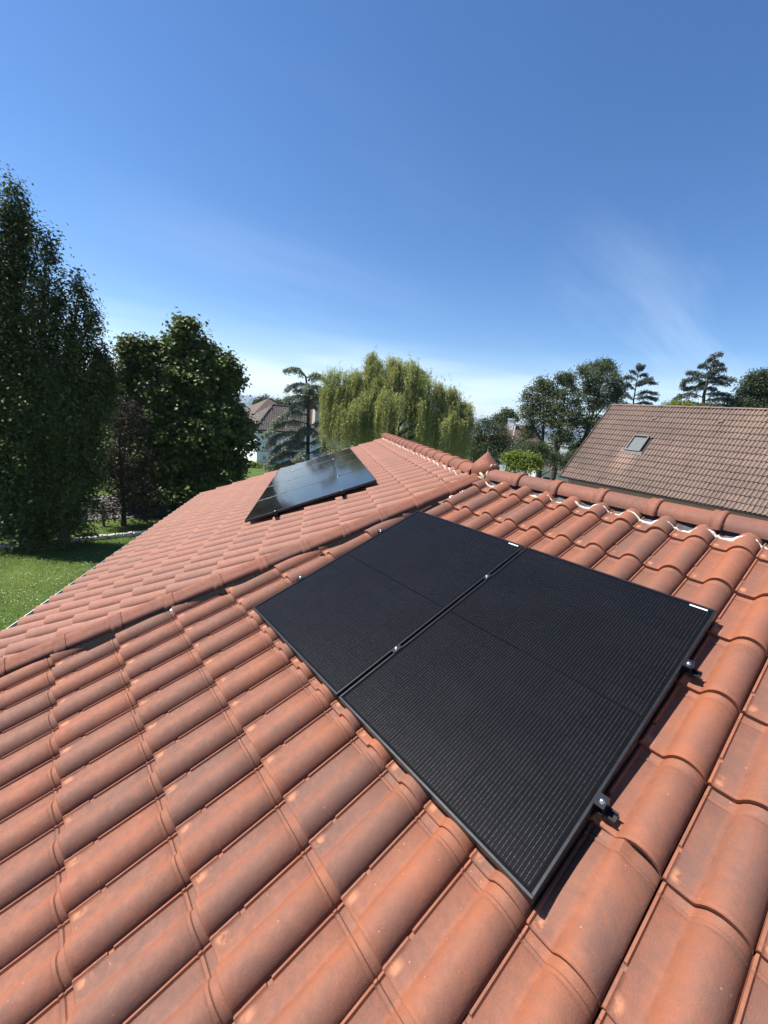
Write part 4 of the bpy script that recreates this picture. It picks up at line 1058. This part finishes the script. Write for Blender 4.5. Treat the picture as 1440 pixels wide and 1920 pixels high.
# ------------------------------------------------------------------ houses
def wall_box(m_, a, b, c, d, z0, z1):
    """prism over a quadrilateral footprint"""
    V = [(*p[:2], z0) for p in (a, b, c, d)]+[(*p[:2], z1) for p in (a, b, c, d)]
    m_.add(V, [(0, 1, 5, 4), (1, 2, 6, 5), (2, 3, 7, 6), (3, 0, 4, 7), (4, 5, 6, 7)])
def neighbour():
    P0 = Vector((-13.759, 26.803, 2.5)); e = Vector((.994, -.1092, 0)).normalized(); n = Vector((-e.y, e.x, 0))
    sl = (n*4.4365+Vector((0, 0, 5.069))); L_ = sl.length; sl.normalize(); N_ = e.cross(sl)
    LEN = 17.0
    root = empty('neighbour_house', Vector((P0.x, P0.y, 0))); tag(root, 'beige house with a steep brown tiled roof and one skylight, beyond the near ridge', 'house')
    def Q(x, s, k=0): return P0+e*x+sl*s+N_*k
    dk = MB(); B0 = P0+n*8.873
    def slab(pts, nn):
        V = list(pts)+[p-nn*.12 for p in pts]; dk.add(V, [(0, 1, 2, 3), (7, 6, 5, 4), (0, 4, 5, 1), (1, 5, 6, 2), (2, 6, 7, 3), (3, 7, 4, 0)])
    slab([Q(.03, .02, -.03), Q(LEN, .02, -.03), Q(LEN, L_, -.03), Q(.03, L_, -.03)], N_)
    back_n = Vector((n.x*sin(R(48.8)), n.y*sin(R(48.8)), cos(R(48.8))))
    slab([B0+e*LEN, B0+e*.03, Q(.03, L_, -.03)-Vector((0, 0, .0)), Q(LEN, L_, -.03)], back_n)
    rf = dk.build('roof', M['deck'], root)
    pw, pv = .366, L_/15
    PRN = [(0, .0), (.04, .006), (.08, .002), (.17, .002), (.23, .018), (.30, .040), (.37, .045), (.44, .034), (.49, .006), (.54, .002), (.66, .002), (.72, .018), (.79, .040), (.86, .045), (.93, .034), (.985, .006)]
    ms = []
    for sd in range(3):
        V, U, Fa = tile_arrays(PRN, [(0, 0, 0), (.05, 0, 0), (.38, 0, 0), (pv+.03, 0, 0)], pw, sd)
        V = [(x, s, z*1.35+.004*(1-s/pv)-.02) for x, s, z in V]; U = [(u, v*PV/pv) for u, v in U]
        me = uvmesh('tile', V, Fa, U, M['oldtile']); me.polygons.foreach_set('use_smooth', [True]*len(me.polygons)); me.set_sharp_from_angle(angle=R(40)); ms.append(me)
    r = random.Random(8); items = []
    SX, SY, SW, SH = 2.86, 2.83, .93, 1.30
    for v in range(15):
        for u in range(int(LEN/pw)):
            x = pw*u; s = pv*v
            if SX-.22 < x < SX+SW-.05 and SY-.30 < s < SY+SH-.1: continue
            j = lambda k: r.uniform(-k, k)
            mx = frame_mx(Q(x+j(.006), s+j(.008), j(.004)), e, sl, N_) @ Matrix.Rotation(j(.014), 4, 'Z')
            c = Q(x, s); q = to_px(c); sc = (c-CAM).length if q and -40 < q[0] < 1470 else 1e9
            items.append((sc, ms[r.randrange(3)], mx))
    items.sort(key=lambda t: t[0])
    for sc, me, mx in items[:299]:
        o = bpy.data.objects.new('tile', me); col.objects.link(o); o.parent = rf; o.matrix_local = mx
    join_instances('upper_tiles', [(a, b) for _, a, b in items[299:]], M['oldtile'], rf)
    rm2 = ridge_mesh(.68, .10, .8, M['oldtile'], 3)
    for k in range(int(LEN/.65)):
        put('ridge_tile', rm2, frame_mx(Q(.65*k, L_+.02, 0)+Vector((0, 0, .01+r.uniform(-.006, .006))), e, UPZ.cross(e), UPZ) @ Matrix.Rotation(r.uniform(-.02, .02), 4, 'Z'), rf)
    vm = MB()
    for k in range(15):                                     # verge tiles
        a = Q(-.02, pv*k, .03+.012); b_ = Q(-.02, pv*(k+1)+.03, .03)
        vm.obox((a+b_)/2, e*.02, (b_-a)/2, N_*.055)
    vm.build('verge', M['oldtile'], root)
    for (x, s) in ((3.25, 5.55), (6.75, 5.58), (12.6, 5.5)):
        v = MB(); V = []
        for t in range(9):
            a = pi*t/8; V += [Q(x+.10-.10*cos(a), s, .05+.075*sin(a)), Q(x+.10-.09*cos(a), s+.30, .035+.012*sin(a))]
        v.add(V, [(2*t, 2*t+2, 2*t+3, 2*t+1) for t in range(8)], True)
        v.add([Q(x+.10-.085*cos(pi*t/8), s+.012, .05+.06*sin(pi*t/8)) for t in range(9)], [tuple(range(9))])
        v.build('vent_tile', M['oldtile'], root)
    sk = MB(); zz = .13
    def bar(x0, x1, s0, s1, h=zz, lo=-.05): sk.obox(Q((x0+x1)/2, (s0+s1)/2, (h+lo)/2), e*((x1-x0)/2), sl*((s1-s0)/2), N_*((h-lo)/2))
    bar(SX, SX+SW, SY, SY+.11); bar(SX, SX+SW, SY+SH-.09, SY+SH, zz+.02); bar(SX, SX+.075, SY+.11, SY+SH-.09); bar(SX+SW-.075, SX+SW, SY+.11, SY+SH-.09)
    so_ = sk.build('skylight', M['frame_grey'], root)
    bl = MB(); bl.obox(Q(SX+SW/2, SY+SH/2, .02), e*(SW/2-.08), sl*(SH/2-.10), N_*.006); bl.build('blind', plain('skylight_blind', (.085, .105, .105), .7), so_)
    pn = MB(); pn.add([Q(SX+.07, SY+.10, .10), Q(SX+SW-.07, SY+.10, .10), Q(SX+SW-.07, SY+SH-.08, .10), Q(SX+.07, SY+SH-.08, .10)], [(0, 1, 2, 3)]); pn.build('pane', M['sky_glass'], so_)
    fl = MB(); nfl = 24; V = []
    for i in range(nfl+1):
        x = SX-.18+(SW+.34)*i/nfl; V += [Q(x, SY-.24+.015*sin(i*2.1), .035+.018*abs(sin(i*.66))), Q(x, SY+.02, .07)]
    fl.add(V, [(2*i, 2*i+2, 2*i+3, 2*i+1) for i in range(nfl)]); fl.build('flashing', M['lead'], so_)
    w = MB(); s_ = .32; q0 = P0+e*.45+n*s_; q1 = P0+e*(LEN-.4)+n*s_; q2 = q1+n*8.2; q3 = q0+n*8.2
    wall_box(w, q0, q1, q2, q3, -.3, 2.72)
    apex0 = q0+n*4.1+Vector((0, 0, 4.75)); 
    for q in (q0, q1):
        a = Vector((q.x, q.y, 2.72)); b_ = a+n*8.2; c = a+n*4.1+Vector((0, 0, 4.55)); w.add([a, b_, c, a+e*.2, b_+e*.2, c+e*.2], [(0, 1, 2), (3, 5, 4), (0, 2, 5, 3), (1, 4, 5, 2)])
    w.build('wall', M['beige_wall'], root)
    for x0, x1 in ((5.9, 7.1), (9.1, 10.5), (12.4, 13.4)):
        wn = MB(); c = P0+e*((x0+x1)/2)+n*(s_-.02); c.z = 1.35; wn.obox(c, e*((x1-x0)/2), n*.03, (0, 0, .72)); wo = wn.build('window', plain('brown_shutter', (.11, .06, .04), .7), root)
        st = MB(); c2 = c+n*-.02; c2.z = .58; st.obox(c2, e*((x1-x0)/2+.1), n*.08, (0, 0, .04)); st.build('sill', M['stone'], wo)
    g = MB(); gutter(g, P0+e*-.03-n*.06-Vector((0, 0, .02)), P0+e*LEN-n*.06-Vector((0, 0, .02)), -n, .06, .008); g.build('gutter', M['rail'], root)
    pp = MB(); c = P0+e*.6+n*(s_-.05); pp.tube([(c.x, c.y, 2.45), (c.x, c.y, .0)], .04, 8); pp.build('downpipe', M['white_frame'], root)
    ch = MB(); c = Q(8.9, L_, 0); ch.obox(c+Vector((0, 0, .12)), e*.30, n*.30, (0, 0, .35)); ch.obox(c+Vector((0, 0, .50)), e*.36, n*.36, (0, 0, .035)); ch.build('chimney', plain('chimney_brick', (.17, .095, .07), .9), root)
neighbour()
def white_house():
    c = Vector((-48.65, 20.0, 0)); gz = ground_z(c.x, c.y)-.1
    view = Vector((c.x, c.y, 0)).normalized(); lat = Vector((-view.y, view.x, 0))*-1      # to the right seen from us
    e1 = (lat*.94+view*.36).normalized(); e2 = Vector((-e1.y, e1.x, 0))
    if e2.dot(lat) > 0: e2 = -e2
    root = empty('white_house', (c.x, c.y, gz)); tag(root, 'white house with a dark grey hipped roof seen behind the cedar', 'house')
    H_ = 4.15; La, Lb = 13.5, 6.4
    w = MB(); wall_box(w, c, c+e1*La, c+e1*La+e2*Lb, c+e2*Lb, gz-.3, gz+H_)
    w.build('wall', M['white_wall'], root)
    base = MB(); k = -e2*.03
    base.obox(c+e1*La/2-e2*.04+Vector((0, 0, gz+1.52)), e1*(La/2), e2*.02, (0, 0, .05)); base.build('string_course', plain('grey_band', (.5, .5, .5), .9), root)
    def opening(x, z, hw, hh, sill):
        m = MB(); p = c+e1*x-e2*.03; p.z = gz+z; m.obox(p, e1*hw, e2*.03, (0, 0, hh)); o = m.build('window', M['darkglass'], root)
        f = MB()
        for sg in (-1, 1): f.obox(p+e1*sg*(hw-.04)-e2*.02, e1*.04, e2*.03, (0, 0, hh))
        f.obox(p+Vector((0, 0, hh-.04))-e2*.02, e1*(hw-.08), e2*.03, (0, 0, .04)); f.obox(p-Vector((0, 0, hh-.04))-e2*.02, e1*(hw-.08), e2*.03, (0, 0, .04)); f.obox(p-e2*.02, e1*.03, e2*.03, (0, 0, hh-.08))
        f.build('frame', M['white_frame'], o)
    opening(1.9, 2.75, .62, .62, True); opening(.95, .75, .22, .28, False); opening(5.5, 2.75, .62, .62, True); opening(9.5, 2.75, .62, .62, True)
    ov = .5; ze = gz+H_; rise = 3.0
    A0 = c-e1*ov-e2*ov; A1 = c+e1*(La+ov)-e2*ov; A2 = c+e1*(La+ov)+e2*(Lb+ov); A3 = c-e1*ov+e2*(Lb+ov)
    hw = (Lb+2*ov)/2; R0 = c+e1*(hw-ov)+e2*(Lb/2); R1 = c+e1*(La+ov-hw)+e2*(Lb/2)
    for p in (A0, A1, A2, A3): p.z = ze
    for p in (R0, R1): p.z = ze+rise
    rf = MB(); dn = Vector((0, 0, -.16)); rf.add([A0, A1, A2, A3, R0, R1]+[p+dn for p in (A0, A1, A2, A3)], [(0, 1, 5, 4), (1, 2, 5), (2, 3, 4, 5), (3, 0, 4), (0, 6, 7, 1), (1, 7, 8, 2), (2, 8, 9, 3), (3, 9, 6, 0), (9, 8, 7, 6)])
    rfo = rf.build('roof', M['slate'], root)
    tm = uvmesh('roof_tiles', [(0, 0, .03), (.14, 0, .075), (.28, 0, .03), (0, .38, .0), (.14, .38, .045), (.28, .38, .0), (0, 0, 0), (.28, 0, 0)], [(0, 1, 4, 3), (1, 2, 5, 4), (6, 7, 2, 1, 0)], [(0, 0)]*8, M['slate'])
    items = []
    def cover(p0, p1, q1, q0):
        ex = (p1-p0).normalized(); up = ((q0+q1)/2-(p0+p1)/2); up -= ex*up.dot(ex); L_ = up.length; up.normalize(); nn = ex.cross(up)
        if nn.z < 0: nn = -nn
        W_ = (p1-p0).length
        for v in range(int(L_/.36)):
            t = v*.36/L_; xa = ((q0-p0).dot(ex))*t; xb = W_+((q1-p1).dot(ex))*t
            k = 0
            while xa+.30*k+.3 < xb:
                items.append((tm, frame_mx(p0+ex*(xa+.30*k+(.15 if v % 2 else 0))+up*(v*.36)+nn*.01, ex, up, nn))); k += 1
    cover(A0, A1, R1, R0); cover(A3, A0, R0, R0+Vector((0, 0, .001)))
    join_instances('roof_tiles', items, M['slate'], rfo)
    hp = MB(); hp.tube([A0+Vector((0, 0, .05)), R0+Vector((0, 0, .06)), R1+Vector((0, 0, .06))], .12, 6); hp.build('ridge_cap', plain('dark_ridge_cap', (.06, .05, .045), .9), rfo)
    # rear wing with a higher roof
    d0 = c+e2*(Lb+.2)+e1*1.0; w2 = MB(); wall_box(w2, d0, d0+e1*10, d0+e1*10+e2*9, d0+e2*9, gz-.3, gz+H_+.2); w2.build('wall', M['white_wall'], root)
    a = [d0-e1*.6-e2*.6, d0+e1*10.6-e2*.6, d0+e1*10.6+e2*9.6, d0-e1*.6+e2*9.6]
    for p in a: p.z = gz+H_+.2
    r0 = d0+e1*4.6+e2*4.0; r1 = d0+e1*5.4+e2*6.0
    for p in (r0, r1): p.z = gz+H_+3.9
    rf2 = MB(); rf2.add(a+[r0, r1], [(0, 1, 4), (1, 2, 5, 4), (2, 3, 5), (3, 0, 4, 5), (3, 2, 1, 0)]); rf2.build('roof', plain('brown_roof', (.125, .095, .08), .9, 0, .2, .3, 4), root)
    ch = MB(); p = Vector(at(594, 775, (c+e1*6).length)); ch.obox((p.x, p.y, p.z-.4), e1*.42, e2*.36, (0, 0, 1.3)); ch.obox((p.x, p.y, p.z+1.0), e1*.55, e2*.48, (0, 0, .10)); ch.build('chimney', plain('cream_chimney', (.46, .40, .32), .9), root)
    g = MB(); g.tube([A3-Vector((0, 0, .08)), A0-Vector((0, 0, .08)), A1-Vector((0, 0, .08))], .07, 6); g.build('gutter', M['frame_grey'], root)
white_house()
def far_house(px, dist, label, width, seed, chim):
    p = foot(px, dist); view = Vector((p.x, p.y, 0)).normalized(); lat = Vector((view.y, -view.x, 0))
    root = empty('far_house', p); tag(root, label, 'house')
    top = at(px, chim[2], dist).z
    w = MB(); a = p-lat*width/2; wall_box(w, a, a+lat*width, a+lat*width+view*8, a+view*8, p.z-.4, top-2.6); w.build('wall', M['white_wall'], root)
    rf = MB(); z0 = top-2.7; z1 = top; o = lat*.5
    V = [a-o-view*.5, a+lat*width+o-view*.5, a+lat*width+o+view*8.5, a-o+view*8.5]; V = [Vector((q.x, q.y, z0)) for q in V]
    m1 = (V[0]+V[3])/2+lat*2.5; m2 = (V[1]+V[2])/2-lat*2.5; m1.z = m2.z = z1
    rf.add(V+[m1, m2], [(0, 1, 5, 4), (1, 2, 5), (2, 3, 4, 5), (3, 0, 4), (3, 2, 1, 0)]); rf.build('roof', plain('dark_red_roof', (.085, .05, .042) if seed == 1 else (.07, .065, .058), .9), root)
    c = at(chim[0], chim[1], dist+3); ch = MB(); ch.obox(c-Vector((0, 0, .6)), lat*.42, view*.42, (0, 0, 1.5)); ch.obox(c+Vector((0, 0, .95)), lat*.5, view*.5, (0, 0, .07)); ch.build('chimney', M['white_wall'], root)
    for k in range(2):
        wn = MB(); q = p-lat*width/2+lat*(1.5+3*k)-view*.02; q.z = z0-1.3; wn.obox(q, lat*.5, view*.03, (0, 0, .55)); wn.build('window', M['darkglass'], root)
far_house(972, 58, 'distant house with a dark red roof and white chimney under the small pine', 7, 1, (957, 799, 795))
far_house(1062, 55, 'pale distant house glimpsed between the cypress trunks', 5, 2, (1056, 850, 846))
def lamp():
    p = foot(962, 48); root = empty('street_lamp', p); tag(root, 'grey street lamp with a curved arm beside the far house', 'street lamp')
    t = at(962, 838, 48); e_ = at(972, 821, 48)
    m = MB(); m.tube([p, (p.x, p.y, t.z-.6), t, t.lerp(e_, .5)+Vector((0, 0, .18)), e_], [.09, .07, .05, .045, .04], 8); m.build('pole', M['frame_grey'], root)
    h = MB(); d = (at(975, 819, 48)-e_); h.tube([e_, e_+d*.5, e_+d*1.3], [.06, .17, .08], 8); h.build('lamp_head', M['white_frame'], root)
lamp()
def pole():
    p = foot(965, 52); t = at(966, 798, 52); m = MB(); m.tube([p, t], [.11, .08], 8); o = m.build('utility_pole', plain('concrete_pole', (.35, .32, .28), .9)); tag(o, 'plain pale utility pole in front of the dark red far roof', 'pole')
pole()

# ------------------------------------------------------------------ air
def haze():
    m = MB(); m.box((-6700, -6700, -62), (6700, 6700, 100)); o = m.build('haze', None); tag(o, kind='stuff'); tag(o, 'thin blue summer haze over the distant hills', 'haze')
    mt = bpy.data.materials.new('haze'); mt.use_nodes = True; nt = mt.node_tree
    for n in list(nt.nodes): nt.nodes.remove(n)
    out = nt.nodes.new('ShaderNodeOutputMaterial'); v = nt.nodes.new('ShaderNodeVolumePrincipled')
    v.inputs['Color'].default_value = (.72, .84, 1, 1); v.inputs['Density'].default_value = 2.0e-4; v.inputs['Anisotropy'].default_value = .3
    nt.links.new(v.outputs[0], out.inputs['Volume']); o.data.materials.append(mt)
haze()
